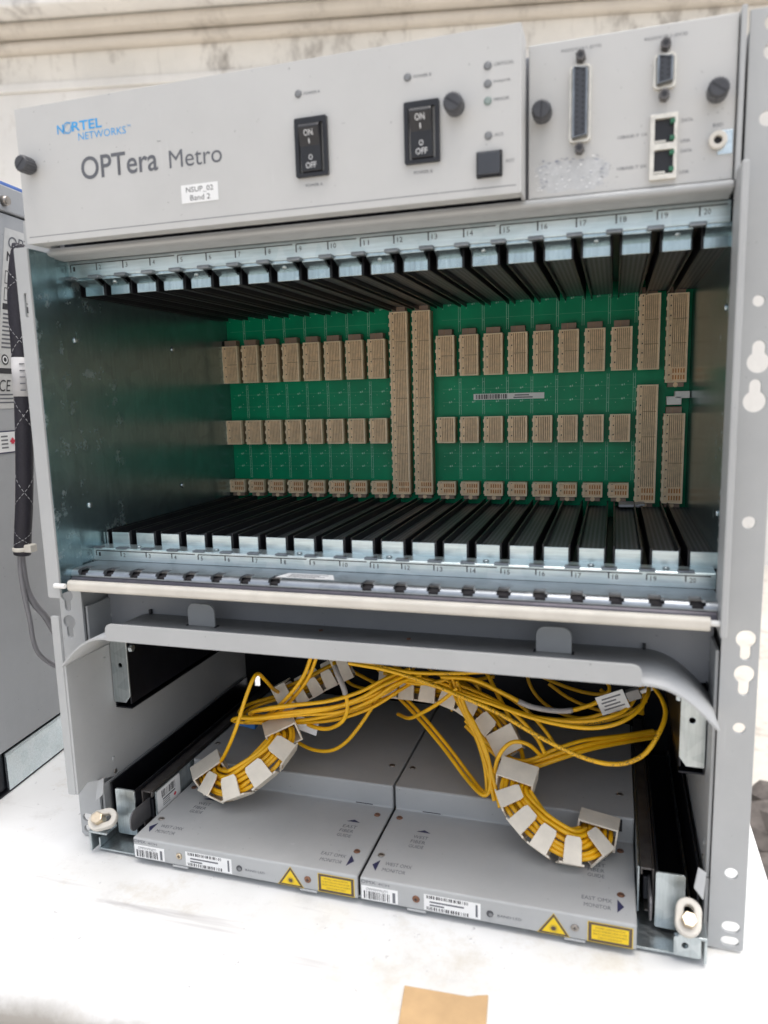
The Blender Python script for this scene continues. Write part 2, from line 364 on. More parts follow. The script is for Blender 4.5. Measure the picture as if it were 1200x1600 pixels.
# measured cable runs (mm)
CABLES = {'loop_left': [[63.6, 34.0, -171.8], [76.8, 26.0, -154.7], [88.9, 22.0, -132.4], [97.6, 24.0, -107.8], [101.4, 30.0, -95.3], [101.5, 38.0, -95.0], [100.3, 50.0, -104.2], [99.4, 70.0, -121.5], [100.0, 95.0, -133.8], [103.3, 120.0, -138.5]],
 'steep_a': [[144.0, 40.0, -76.1], [136.4, 42.0, -93.4], [124.1, 44.0, -110.0], [110.6, 46.0, -123.7], [93.8, 55.0, -137.1], [71.8, 70.0, -145.6], [60.1, 80.0, -146.9], [61.7, 95.0, -146.5], [78.0, 110.0, -144.3]],
 'steep_b': [[146.3, 44.0, -78.3], [137.6, 46.0, -97.2], [125.8, 48.0, -113.0], [111.7, 50.0, -127.4], [93.8, 60.0, -140.9], [73.5, 74.0, -149.4], [62.4, 84.0, -150.6], [64.1, 99.0, -150.2], [82.0, 114.0, -146.7]],
 'bundle_a': [[207.5, 70.0, -93.7], [192.4, 55.0, -97.6], [176.2, 45.0, -104.8], [154.2, 38.0, -110.9], [124.9, 36.0, -116.0], [104.1, 36.0, -121.1], [92.3, 42.0, -127.5], [90.0, 52.0, -134.7], [108.5, 58.0, -135.8], [139.6, 60.0, -129.8], [168.4, 66.0, -121.2], [189.3, 80.0, -114.2]],
 'bundle_b': [[208.0, 68.0, -96.4], [193.3, 52.0, -100.2], [176.4, 44.0, -109.2], [153.1, 40.0, -117.7], [123.6, 38.0, -123.9], [98.5, 36.0, -128.7], [82.5, 38.0, -131.3], [73.4, 46.0, -137.9], [81.5, 52.0, -141.3], [111.2, 52.0, -137.5], [143.6, 50.0, -129.5], [172.6, 54.0, -119.7], [193.6, 66.0, -109.7], [206.9, 90.0, -103.8]],
 'boot_loop': [[152.5, 60.0, -89.8], [157.4, 52.0, -93.8], [165.9, 44.0, -103.5], [168.6, 42.0, -115.5], [163.5, 44.0, -127.6], [151.7, 48.0, -136.2], [139.8, 52.0, -138.9], [127.6, 60.0, -140.3], [116.7, 75.0, -143.0]],
 'sag_loop': [[79.4, 100.0, -152.4], [96.3, 80.0, -152.8], [111.0, 68.0, -157.4], [130.3, 60.0, -160.7], [146.9, 58.0, -159.3], [160.0, 58.0, -151.0], [172.5, 60.0, -135.3], [183.6, 66.0, -116.7], [186.5, 80.0, -106.9]],
 'vee_a': [[184.2, 110.0, -132.2], [205.7, 92.0, -139.8], [230.6, 70.0, -150.8], [251.1, 50.0, -161.1], [263.9, 36.0, -164.1], [269.6, 33.0, -163.5], [271.8, 36.0, -158.3], [270.4, 42.0, -146.3], [265.1, 48.0, -133.6], [256.4, 55.0, -121.3], [246.9, 62.0, -111.1], [241.7, 70.0, -102.8]],
 'vee_b': [[188.5, 110.0, -130.7], [209.8, 92.0, -138.3], [235.4, 70.0, -150.7], [255.2, 52.0, -162.1], [264.6, 42.0, -165.5], [268.5, 40.0, -164.7], [268.2, 42.0, -157.4], [265.8, 46.0, -146.6], [259.9, 52.0, -133.7], [250.9, 60.0, -121.8], [242.0, 68.0, -111.7], [236.6, 76.0, -104.7]],
 'drop': [[243.5, 66.0, -98.6], [251.3, 58.0, -115.1], [261.7, 50.0, -130.2], [270.4, 42.0, -146.3], [276.0, 34.0, -159.9], [279.4, 28.0, -168.5]],
 'big_loop': [[171.5, 40.0, -81.4], [198.1, 38.0, -83.1], [226.4, 34.0, -87.2], [253.9, 28.0, -93.0], [280.0, 22.0, -99.6], [309.0, 14.0, -109.9], [334.3, 10.0, -117.4], [352.9, 10.0, -118.7], [367.4, 14.0, -113.1], [376.5, 22.0, -101.5], [380.5, 32.0, -93.2], [378.7, 42.0, -88.0], [374.8, 56.0, -86.4]],
 'mid_loop': [[184.6, 80.0, -103.0], [227.5, 66.0, -103.5], [267.1, 50.0, -104.9], [302.6, 40.0, -109.1], [331.3, 36.0, -109.8], [350.8, 38.0, -106.3], [364.3, 46.0, -99.8], [371.2, 58.0, -92.4], [372.6, 75.0, -90.2]],
 'band_a': [[250.2, 80.0, -135.7], [268.3, 70.0, -146.2], [283.0, 62.0, -150.6], [296.7, 58.0, -148.7], [313.7, 62.0, -142.9], [334.5, 74.0, -139.1], [357.9, 90.0, -138.7], [380.3, 110.0, -141.6]],
 'band_b': [[246.1, 84.0, -140.0], [265.1, 72.0, -150.0], [281.2, 62.0, -154.2], [297.7, 57.0, -151.9], [314.7, 60.0, -145.5], [335.4, 73.0, -141.9], [358.9, 90.0, -142.0], [381.2, 110.0, -144.9]],
 'tagged': [[231.4, 70.0, -97.9], [256.6, 60.0, -93.7], [279.5, 55.0, -100.2], [296.8, 55.0, -107.2], [317.8, 58.0, -109.5], [332.3, 62.0, -106.5], [342.5, 66.0, -102.6]],
 'slant_a': [[226.7, 90.0, -107.1], [259.5, 82.0, -113.2], [281.9, 70.0, -119.0], [298.6, 60.0, -129.7], [306.7, 52.0, -138.8]],
 'slant_b': [[258.9, 100.0, -103.0], [267.3, 92.0, -114.1], [280.6, 80.0, -132.3], [289.2, 66.0, -146.5], [292.2, 52.0, -151.0]],
 'short': [[245.1, 60.0, -100.9], [233.0, 62.0, -112.5], [220.0, 66.0, -123.3], [205.6, 74.0, -133.9], [190.4, 95.0, -141.7]],
 'cross_a': [[161.9, 70.0, -90.2], [184.3, 66.0, -91.8], [210.3, 60.0, -92.2], [238.8, 58.0, -89.8], [264.6, 66.0, -89.6], [289.7, 80.0, -92.7]],
 'cross_b': [[203.6, 84.0, -99.8], [190.8, 76.0, -102.9], [178.6, 74.0, -112.9], [168.5, 80.0, -128.1], [157.3, 96.0, -142.5]],
 'cross_c': [[228.3, 105.0, -110.2], [259.5, 96.0, -121.5], [293.1, 92.0, -130.3], [324.9, 92.0, -129.8], [351.1, 96.0, -121.0], [366.2, 104.0, -111.7]],
 'cross_d': [[238.3, 96.0, -98.2], [239.0, 92.0, -109.3], [236.5, 94.0, -123.0], [231.2, 104.0, -138.1]],
 'cross_e': [[178.4, 84.0, -96.9], [197.6, 78.0, -106.1], [215.4, 76.0, -106.7], [233.9, 80.0, -102.6], [243.5, 92.0, -96.3]],
 'arch': [[275.6, 36.0, -168.0], [273.8, 40.0, -154.2], [276.7, 44.0, -139.5], [284.8, 48.0, -131.2], [295.3, 50.0, -132.3], [303.4, 56.0, -142.2]]}
GUIDES = {'guide_left': [[53.4, 40.0, -174.1], [68.2, 22.0, -174.1], [87.7, 12.0, -170.0], [103.7, 16.0, -160.1], [114.5, 26.0, -151.0], [118.6, 40.0, -143.3], [108.1, 56.0, -141.7]],
 'guide_right': [[342.7, 40.0, -176.8], [339.9, 20.0, -176.6], [327.9, 10.0, -176.7], [311.6, 12.0, -172.3], [297.5, 20.0, -164.7], [288.4, 30.0, -156.4], [290.7, 46.0, -148.1]],
 'rear_left': [[97.4, 80.0, -132.2], [113.8, 84.0, -123.1], [130.9, 90.0, -113.2], [149.8, 98.0, -104.4]],
 'rear_mid': [[176.7, 104.0, -122.4], [205.3, 95.0, -118.2], [231.9, 88.0, -116.9], [255.1, 80.0, -122.7], [272.9, 70.0, -133.5], [283.0, 62.0, -146.8]]}
SLEEVE = {'sleeve': [[-66.0, 30.0, 217.6], [-67.2, 26.0, 201.5], [-69.3, 24.0, 179.0], [-68.6, 22.0, 147.1], [-68.6, 20.0, 110.2], [-72.1, 20.0, 72.6], [-77.0, 20.0, 34.1], [-81.3, 20.0, 9.4], [-84.2, 20.0, -8.6]], 'cord_a': [[-85.3, 21.0, -0.9], [-87.0, 22.0, -16.2], [-87.2, 24.0, -37.1], [-84.6, 28.0, -50.9], [-82.8, 36.0, -63.6], [-79.7, 44.0, -84.7]], 'cord_b': [[-85.0, 20.0, -0.6], [-87.5, 20.0, -20.8], [-86.4, 20.0, -41.1], [-85.4, 22.0, -62.2], [-88.1, 26.0, -79.3], [-90.1, 32.0, -92.1], [-89.0, 40.0, -102.4], [-86.1, 50.0, -111.9]]}

# ================================================================== SETTING
gz = -960.0
g = MB(); N = 24; R_ = 60000
g.add([(-R_, -R_, gz), (R_, -R_, gz), (R_, R_, gz), (-R_, R_, gz)], [(0, 1, 2, 3)])
go = g.build('ground', GROUND); go['kind'] = 'structure'; go['label'] = 'pale dusty concrete yard'

TZ = -210.0                                    # table surface
table = thing('table', 'white smudged table with a rounded front edge under the grey rack shelf', 'table', (-60, 150, gz))
def tabletop():
    x0, x1, y1 = -760, 447, 560
    yf = lambda x: -152 + 0.058 * (x - 18)     # the front edge runs slightly askew
    top = [(40, 0)] + [(20 - 20*math.cos(math.radians(q)), -20 + 20*math.sin(math.radians(q))) for q in (90, 80, 70, 60)]
    edge = [(20 - 20*math.cos(math.radians(q)), -20 + 20*math.sin(math.radians(q))) for q in (60, 50, 40, 30, 20, 10, 0)] + [(0, -46), (6, -54), (40, -56)]
    cols = 60
    def sheet(prof, wob):
        mb = MB(); k = len(prof); rnd = random.Random(3); off = [rnd.uniform(-wob, wob) for _ in range(cols + 1)]; vs = []
        for i in range(cols + 1):
            x = x0 + (x1 - x0) * i / cols
            for d, h in prof: vs.append((x, yf(x) + d, TZ + h))
        mb.add(vs, [(i*k + j, (i+1)*k + j, (i+1)*k + j+1, i*k + j+1) for i in range(cols) for j in range(k-1)], 0, True); return mb
    mb = sheet(top, 0)
    row = [(x0 + (x1 - x0) * i / cols, yf(x0 + (x1 - x0) * i / cols) + 40, TZ) for i in range(cols + 1)]
    mb.add(row + [(x1, y1, TZ), (x0, y1, TZ)], [tuple(range(cols + 3))], 0)
    for x in (x0, x1): mb.add([(x, yf(x) + 40, TZ), (x, y1, TZ), (x, y1, TZ-56), (x, yf(x) + 40, TZ-56)], [(0, 1, 2, 3)]); mb.add([(x, yf(x) + d, TZ + h) for d, h in top + edge], [tuple(range(len(top + edge)))])
    mb.add([(x0, y1, TZ), (x1, y1, TZ), (x1, y1, TZ-56), (x0, y1, TZ-56)], [(0, 1, 2, 3)])
    mb.add([(x0, yf(x0) + 40, TZ-56), (x1, yf(x1) + 40, TZ-56), (x1, y1, TZ-56), (x0, y1, TZ-56)], [(0, 1, 2, 3)])
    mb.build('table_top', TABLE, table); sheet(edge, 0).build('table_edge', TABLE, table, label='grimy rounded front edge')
tabletop()
for lx, ly in ((-700, -60), (390, -20), (-700, 500), (390, 500)):
    MB().box(lx - 25, lx + 25, ly - 25, ly + 25, gz, TZ - 56).build('leg', WHITEP, table, 2)

# cardboard offcut at the front of the table
cb = MB(); cz = TZ + 0.3
cb.extrude([[(254, -142), (249.2, -115), (245.6, -90.2), (265, -89.2), (280, -88.4), (284.7, -86.2), (289.7, -84.6), (291.6, -103), (294.4, -142)]], XY, cz, cz + 1.6)
tag(cb.build('cardboard_scrap', CARD, None, 0.3), 'torn piece of brown cardboard lying at the front of the white table', 'cardboard')

# building behind
wa = math.radians(12.3); wc = Vector((346, -427, 0)) + Vector((-0.2985, 0.954, 0)) * 4500
wall = thing('building_wall', 'whitewashed building wall with stained plaster cornice behind the equipment', 'wall', (wc.x, wc.y, gz), None, wa)
def wbox(name, y0, y1, z0, z1, m, bev=0, x0=-4500, x1=4500):
    mb = MB(); xf = Matrix.Translation((wc.x, wc.y, 0)) @ Matrix.Rotation(wa, 4, 'Z')
    mb.box(x0, x1, y0, y1, z0, z1, 0, xf); o = mb.build(name, m, wall, bev, 3); return o
wbox('wall', 0, 260, gz, 1911, WALLW)
wbox('lower_moulding', -18, 259, 1913, 1963, WALLW, 8)
wbox('frieze', -6, 258, 1965, 2112, WALLB, 2)
wbox('soffit', -70, 256, 2114, 2170, WALLC, 30)
wbox('soffit', -150, 254, 2172, 2234, WALLC, 40)
wbox('cornice_ledge', -280, 252, 2236, 2296, LEDGE, 16)
wbox('parapet', -60, 250, 2298, 2900, WALLC, 10)
wbox('roof', -330, 248, 2352, 2560, SLATE, 10, -4500, -1850)

# rubble on the ground beyond the right table edge
def stone(x, y, r, seed, label):
    rnd = random.Random(seed); mb = MB(); n, k = 9, 6; vs = []
    for i in range(1, k):
        for j in range(n):
            t, p = math.pi * i / k, 2 * math.pi * j / n; q = r * rnd.uniform(0.75, 1.15)
            vs.append((x + q*math.sin(t)*math.cos(p), y + q*math.sin(t)*math.sin(p)*0.9, gz + r*0.4 + q*0.6*math.cos(t)))
    top = len(vs); vs += [(x, y, gz + r), (x, y, gz - r*0.2)]
    fs = [(i*n + j, i*n + (j+1) % n, (i+1)*n + (j+1) % n, (i+1)*n + j) for i in range(k-2) for j in range(n)]
    fs += [(top, (j+1) % n, j) for j in range(n)] + [(top+1, (k-2)*n + j, (k-2)*n + (j+1) % n) for j in range(n)]
    mb.add(vs, fs); return tag(mb.build('rubble_stone', STONE), label, 'stone', 'rubble beside the table')
for q, (x, y, r, w) in enumerate(((735, 1330, 120, 'largest brown rubble stone on the ground past the right table edge'), (700, 1180, 70, 'brown rubble stone nearest the right table edge'), (760, 1500, 80, 'farthest brown rubble stone past the right table edge'))):
    stone(x, y, r, q, w)

# ================================================================== NEIGHBOUR CABINET (left edge of the picture)
ca = math.radians(97.0); cu_ = Vector((math.cos(ca), math.sin(ca), 0)); cn = Vector((math.sin(ca), -math.cos(ca), 0))   # cn points to the right, out of its side
CO = Vector((-116.6, 3.7, TZ))
def cp(u, z, out=0.0): return CO + cu_ * u + cn * out + Vector((0, 0, z - TZ))
cab = thing('equipment_cabinet', 'grey metal equipment cabinet with printed compliance label at the left edge', 'cabinet', tuple(CO))
def cbox(name, u0, u1, o0, o1, z0, z1, m, bev=0.5):
    mb = MB(); xf = Matrix((cu_, cn, Vector((0, 0, 1)))).transposed().to_4x4(); xf.translation = CO - Vector((0, 0, TZ))
    mb.box(u0, u1, o0, o1, z0, z1, 0, xf); return mb.build(name, m, cab, bev)
cbox('side_panel', -45, 235, -430, 0, -172, 257, CABG, 0.8)
cbox('top_cover', -45, 235, -430, 1.5, 258.5, 279, CABG, 1.2)
cbox('bottom_rail', -40, 228, -420, -6, -207, -173, BLACKM, 0.4)
cbox('zinc_skirt', 16, 228, -5, -2.5, -208, -176, ZINCB, 0.3)
cbox('skirt_edge', 13, 228, -2.4, -0.8, -177.5, -174.5, ZINC, 0.2)
cbox('slide_end', -34, 9, -14, -5, -203, -182, SLIDE, 2)
cbox('foot_strip', -45, 228, -10, -3, -209.6, -208, BLACKM, 0.2)
MB().cyl(cp(77, 266, 1.5), cp(77, 266, 6), 4.2, 3.4, 18).build('screw', SCREW, cab)
sh = math.radians(13)
lu = (cu_ * math.cos(sh) + Vector((0, 0, math.sin(sh) * 0.15))).normalized(); lz = (Vector((0, 0, 1)) * math.cos(sh) + cu_ * math.sin(sh)).normalized()
L0 = cp(77, 246, 0.3)                                     # upper left corner of the compliance label
def lp(u, d, out=0.0): return L0 + cu_ * u - lz * d + cn * out
mb = MB(); mb.add([lp(0, 0), lp(75, 0), lp(75, 148), lp(0, 148)], [(0, 1, 2, 3)])
def lrect(mb, u0, u1, d0, d1, mat, out=0.12): mb.add([lp(u0, d0, out), lp(u1, d0, out), lp(u1, d1, out), lp(u0, d1, out)], [(0, 1, 2, 3)], mat)
for k in range(9): lrect(mb, 3, 60 - (k * 7) % 13, 70 + k * 3.4, 71.4 + k * 3.4, 1)
lrect(mb, 2, 70, 62, 67, 2); lrect(mb, 2, 70, 115, 119.5, 2)
for d in (35, 49):
    for (a, b, c, e) in ((3, 34, d, d + 0.7), (3, 34, d + 10, d + 10.7), (3, 3.7, d, d + 10), (33.3, 34, d, d + 10)): lrect(mb, a, b, c, e, 2)
for k in range(4): lrect(mb, 20, 58, 104 + k * 2.4, 105 + k * 2.4, 1)
for k in range(3): lrect(mb, 4, 60, 136 + k * 3.2, 137.2 + k * 3.2, 1)
mb.build('compliance_label', [plain('label_grey_paper', (0.55, 0.55, 0.53), 0.6), INKG, INK], cab, recalc=False)
text('OPTera', lp(5, 16, 0.2), cu_, lz, 46, 10, INKG, cab)
text('NORTEL', lp(4, 27, 0.2), cu_, lz, 42, 8, INK, cab, 0.02)
text('CE', lp(3, 134, 0.2), cu_, lz, 13, 9.5, INK, cab)
mb = MB(); mb.cyl(lp(8, 108, 0.1), lp(8, 108, 0.25), 4.2, n=20); mb.cyl(lp(8, 108, 0.26), lp(8, 108, 0.3), 3.0, n=20, mat=1); mb.cyl(lp(8, 108, 0.31), lp(8, 108, 0.36), 1.8, n=20); mb.build('certification_mark', [INK, PAPER], cab)
mb = MB(); b0 = lambda u, z, o=0.4: cp(u, z, o)
mb.add([b0(38, 66), b0(66, 66), b0(66, 84), b0(38, 84)], [(0, 1, 2, 3)]); mb.add([b0(39, 67, .5), b0(65, 67, .5), b0(65, 83, .5), b0(39, 83, .5)], [(0, 1, 2, 3)], 1)
for k in range(4): mb.add([b0(46, 70 + k*3, .6), b0(54, 70 + k*3, .6), b0(54, 71.2 + k*3, .6), b0(46, 71.2 + k*3, .6)], [(0, 1, 2, 3)], 2)
mb.build('origin_sticker', [INKB, PAPER, INKL], cab, recalc=False)
def leaf(mb, c, ux, uy, r, mat):
    prof = [(0, -1), (.08, -.45), (.55, -.55), (.45, -.3), (1, .1), (.75, .2), (.8, .5), (.4, .35), (.45, .8), (.22, .65), (0, 1)]
    pts = prof + [(-a, b) for a, b in reversed(prof[1:-1])]
    mb.add([c + ux * (a*r) + uy * (b*r) for a, b in pts], [tuple(range(len(pts)))], mat)
mb = MB(); leaf(mb, cp(59.5, 75, 0.7), cu_, Vector((0, 0, 1)), 3.6, 0); mb.build('leaf_print', RED, cab, recalc=False)

# blue sheet behind the cabinet top
mb = MB(); xf = Matrix((cu_, cn, Vector((0, 0, 1)))).transposed().to_4x4(); xf.translation = CO - Vector((0, 0, TZ))
mb.box(60, 225, -300, -10, 279.3, 287, 0, xf)
tag(mb.build('folded_sheet', plain('blue_sheet', (0.06, 0.13, 0.36), 0.5), None, 2), 'blue folded sheet lying on top of the grey cabinet', 'sheet')

# black braided cable with its two cords
cb_ = thing('braided_cable', 'black braided cable sleeve with white stitching and ivory tie hanging beside the cabinet', 'cable', tuple(SLEEVE['sleeve'][-1]))
MB().tube(SLEEVE['sleeve'], 6.2, 16).build('sleeve', SLEEVE_M, cb_)
P = spline([Vector(p) for p in SLEEVE['sleeve']], 12)
mb = MB()
for sgn in (1, -1):
    tr = []; a = Vector((1, 0, 0))
    for i, p in enumerate(P):
        t = (P[min(i+1, len(P)-1)] - P[max(i-1, 0)]).normalized(); a = (a - t * a.dot(t)).normalized(); b = t.cross(a)
        q = sgn * i * 0.36 + 0.82; tr.append(p + (a * math.cos(q) + b * math.sin(q)) * 6.25)
    for k in range(0, len(tr) - 1): mb.tube([tr[k], tr[k].lerp(tr[k+1], 0.6)], 0.2, 5, 0, True, 0)
mb.build('stitching', STITCH, cb_)
i0 = P[39]; i1 = P[48]; mb = MB(); mb.cyl(i0, i1, 6.5, n=20); mb.build('wrap_label', plain('greyed_paper', (0.55, 0.54, 0.54), 0.6), cb_)
for k in range(5):
    q = i0.lerp(i1, 0.15 + 0.17 * k); d = (CAM - q).normalized(); side = d.cross(Vector((0, 0, 1))).normalized()
    MB().box(-2.2, 1.4, -0.3, 0, -0.35, 0.35, 0, Matrix.Translation(q + d * 6.55) @ Matrix((side, -d, Vector((0, 0, 1)))).transposed().to_4x4()).build('label_print', INKL, cb_)
e = P[-4]; mb = MB(); mb.cyl(e + Vector((0, 0, 1.6)), e - Vector((0, 0, 1.6)), 7.2, n=20); dd = (CAM - e).normalized(); sd = dd.cross(Vector((0, 0, 1))).normalized()
mb.box(-4, 4, -3.5, 3.5, -3, 3, 0, Matrix.Translation(e + dd * 5.5 - sd * 5)); mb.build('cable_tie', NYLON, cb_, 0.8)
MB().tube(SLEEVE['cord_a'], 2.6, 12).build('lead_wire', CORD, cb_); MB().tube(SLEEVE['cord_b'], 1.9, 12).build('lead_wire', CORD, cb_)

# ================================================================== THE RACK SHELF
XL, XR, YB = -2.0, 403.0, 212.0
shelf = thing('rack_shelf', 'grey open-fronted telecom rack shelf with green backplane and power switch panel', 'rack shelf', (200.5, 80, TZ))
PITCH = 20.32; TX = [i * PITCH for i in range(20)]
# side walls of the card cage, with a thicker hem at the front
for (a, b, y0, h0, h1) in ((XL - 2, XL, -38, XL - 1, 1.0), (XR, XR + 2, -14.6, 399.7, 402.3)):
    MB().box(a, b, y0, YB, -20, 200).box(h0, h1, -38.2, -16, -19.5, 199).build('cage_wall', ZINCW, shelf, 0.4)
MB().extrude([rrect(-8.6, 1.2, -22, 199.5, 1.2), rrect(-4.4, -1.9, 158, 172.5, 0.5, 3)], XZ, -40.2, -38.6).build('front_flange', GREY, shelf, 0.5)
MB().box(399.4, 402.6, -40, -17.4, -20, 205).build('front_flange', GREY, shelf, 0.7)
for (u, v) in ((-0.3, 146.3), (-0.3, 34.1), (116, 146.1), (117, 33.6)):
    MB().cyl((XL, u, v), (XL + 1.1, u, v), 2.4, 1.5, 16).cyl((XL + 1.1, u, v), (XL + 1.4, u, v), 0.8, n=12).build('rivet', ZINCB, shelf)
MB().box(402.3, 403.1, -17, -12, -19.5, 199).build('wall_fold', ZINC, shelf)
for (u, v) in ((20, 146), (18, 34)): MB().cyl((XR, u, v), (XR - 1.1, u, v), 2.2, 1.4, 16).build('rivet', ZINCB, shelf)
# rack ears
def ear(mir, ztop):
    fx = (lambda x: 401 - x) if mir else (lambda x: x)
    H = [circ(412.8, 145, 2.7), keyhole(414.0, 115.5, 5.2, 123, 3.0), keyhole(413.2, 96.3, 5.3, 104.5, 2.7), circ(413.5, 35, 3.2), keyhole(415, -27, 4.9, -36, 2.5), keyhole(415, -46.3, 5.0, -55.5, 2.6),
         circ(413.9, -76.6, 3.1), circ(413.7, -162, 3.4), slot(414.8, -194.6, 9.4, 7), slot(414.6, -204.2, 9.4, 6.2) if False else slot(414.6, -203.4, 9.4, 6)]
    if ztop > 240: H += [slot(414, 228.3, 10, 7), circ(413.5, 257.5, 4), circ(413.3, 270, 4)]
    out = rrect(403.2, 421.6, -208.5, ztop, 2, 4, (1, 1, 0, 0))
    L = [[(fx(x), z) for x, z in q] for q in [out] + H]
    MB().extrude(L, XZ, -17, -15).build('rack_ear', GREY, shelf, 0.35)
    MB().box(min(fx(405.3), fx(407)), max(fx(405.3), fx(407)), -14.9, 205, -208, ztop - 2).build('ear_web', GREY, shelf, 0.4)
ear(False, 276.5); ear(True, 221.5)
# upper housing behind the two front panels
MB().box(-1, 402, -8, YB, 203.5, 275).build('upper_housing', GREYD, shelf, 0.6)
MB().box(4, 297, -9.6, -8.2, 201.6, 274).build('gap_shade_plate', BLACKM, shelf)  # dark plate added to deepen the shade in the gap under the power panel
MB().box(-3.9, 404.9, 212.2, 213.4, -62, 203).build('light_leak_plate', BLACKM, shelf)  # unseen plate added to stop light leaking past the backplane edge
MB().box(398.8, 401.2, -22.5, -7.5, 201, 277).build('housing_edge', GREY, shelf, 0.5)

# ---- power panel
pp = MB(); pp.extrude([rrect(1.8, 300.5, 201.0, 277.8, 0.6, 2)], XZ, -40, -38.4)
pp.box(298.9, 300.5, -38.3, -21, 201.4, 277.4).box(1.8, 3.4, -38.3, -21, 201.4, 277.4).box(3.5, 298.8, -38.3, -21, 276.2, 277.8).box(3.5, 298.8, -38.3, -30, 201, 202.6)
power = pp.build('power_panel', GREYW, shelf, 1.1, 3)
MB().box(4, 298, -40.06, -39.5, 204.6, 204.95).build('bend_line', INKL, power)
yp = -40.12
UX, UZ = (1, 0, 0), (0, 0, 1)
def ptext(s, x, z, w, h, m, par=power, y=yp, bold=0.0): text(s, (x, y, z), UX, UZ, w, h, m, par, bold)
ptext('N', 31.2, 260.3, 4.6, 5.0, BLUE, bold=0.02); ptext('RTEL', 41.6, 260.6, 20.6, 5.2, BLUE, bold=0.02)
mb = MB(); n = 26                                         # the logo's ring: a globe crossed by an orbit
cx, cz, = 38.6, 263.0
ring = lambda rx, rz, t, tilt: (cx + rx*math.cos(t)*math.cos(tilt) - rz*math.sin(t)*math.sin(tilt), yp, cz + rx*math.cos(t)*math.sin(tilt) + rz*math.sin(t)*math.cos(tilt))
for (ra, rb, tilt, a0, a1) in ((2.9, 3.3, 0.15, 0.5, 6.5), (4.1, 1.7, 0.75, 0.3, 5.6)):
    for k in range(n):
        t0, t1 = a0 + (a1 - a0)*k/n, a0 + (a1 - a0)*(k+1)/n; w0 = 0.80 if ra < 3 else 0.88
        mb.add([ring(ra, rb, t0, tilt), ring(ra, rb, t1, tilt), ring(ra*w0, rb*w0, t1, tilt), ring(ra*w0, rb*w0, t0, tilt)], [(0, 1, 2, 3)])
mb.build('logo_ring', BLUE, power, recalc=False)
ptext('NETWORKS', 45.5, 255.3, 32.4, 4.0, BLUE, bold=0.008); ptext('TM', 78.6, 258.6, 2.6, 1.1, BLUE)
ptext('OPTera', 45.6, 233.4, 51.6, 12.6, INKG, bold=0.012); ptext('TM', 97.5, 248, 2.4, 0.9, INKG); ptext('Metro', 104.6, 233.4, 33.2, 9.4, INKG)
mb = MB(); mb.box(111.1, 134.3, -40.25, -40.05, 213.9, 223.6); lab = mb.build('adhesive_label', PAPER, power)
ptext('NSUP_02', 114.2, 219.0, 17.2, 3.3, INK, y=-40.3, bold=0.0); ptext('Band 2', 116.6, 215.0, 12.6, 2.9, INK, y=-40.3, bold=0.0)
for x, z, m in ((184.5, 261.6, LAMP), (244.0, 261.3, LAMP), (284.3, 260.8, LAMP), (284.3, 252.7, LAMP), (284.3, 244.9, LAMPG), (284.5, 229.0, LAMP)):
    MB().cyl((x, -39.9, z), (x, -40.35, z), 2.05, 1.95, 22).cyl((x, -40.35, z), (x, -40.6, z), 1.7, 1.2, 22).build('indicator_lamp', m, power)
for s, x, z, w in (('POWER A', 187.6, 260.6, 9.2), ('POWER B', 247.2, 260.4, 9.0), ('CRITICAL', 287.4, 260.3, 9.6), ('MAJOR', 287.4, 252.4, 8.0), ('MINOR', 287.4, 244.4, 7.4), ('ACO', 287.4, 228.3, 4.4), ('ACO', 293.0, 215.7, 4.2), ('POWER A', 186.7, 215.0, 9.7), ('POWER B', 246.4, 215.0, 9.7)):
    ptext(s, x, z, w, 1.5, INKG, bold=0.01)
def rocker(x0):
    x1, z0, z1 = x0 + 18.2, 219.7, 249.0; mb = MB()
    mb.extrude([rrect(x0, x1, z0, z1, 0.8, 3), rrect(x0 + 2.2, x1 - 2.2, z0 + 1.8, z1 - 3.0, 0.4, 2)], XZ, -42.2, -39.9)
    mb.box(x0 + 2.1, x1 - 2.1, -39.95, -39.9, z0 + 1.7, z1 - 2.9)
    o = mb.build('switch_frame', BLACK, power, 0.5)
    mb = MB()                                             # the rocker: pressed in at the top, proud at the bottom
    prof = [(-40.2, z1 - 3.2), (-44.6, z1 - 4.0), (-46.0, z1 - 5.6), (-43.4, (z0 + z1)/2), (-42.5, z0 + 2.4), (-40.2, z0 + 2.0)]
    mb.extrude([[(y, z) for y, z in prof]], lambda u, v, a: (a, u, v), x0 + 3.4, x1 - 3.4); mb.build('rocker_switch', BLACKR, power, 0.4)
    xm = (x0 + x1) / 2
    zm = (z0 + z1) / 2; kA = (-46.0 + 43.4) / (z1 - 5.6 - zm); kB = (-43.4 + 42.5) / (zm - z0 - 2.4)
    sA = Vector((0, kA, 1)); sB = Vector((0, kB, 1)); pA = lambda z: -43.4 + kA * (z - zm) - 0.12; pB = lambda z: -43.4 + kB * (z - zm) - 0.12
    text('ON', (xm - 2.6, pA(239.0), 239.0), UX, sA, 5.0, 3.0, WHITEINK, power, 0.0); text('I', (xm - 0.35, pA(235.6), 235.4), UX, sA, 0.5, 2.4, WHITEINK, power, 0.0)
    text('O', (xm - 1.1, pB(227.6), 227.6), UX, sB, 2.2, 2.6, WHITEINK, power); text('OFF', (xm - 3.0, pB(223.6), 223.6), UX, sB, 6.0, 2.9, WHITEINK, power, 0.0)
rocker(182.2); rocker(242.1)
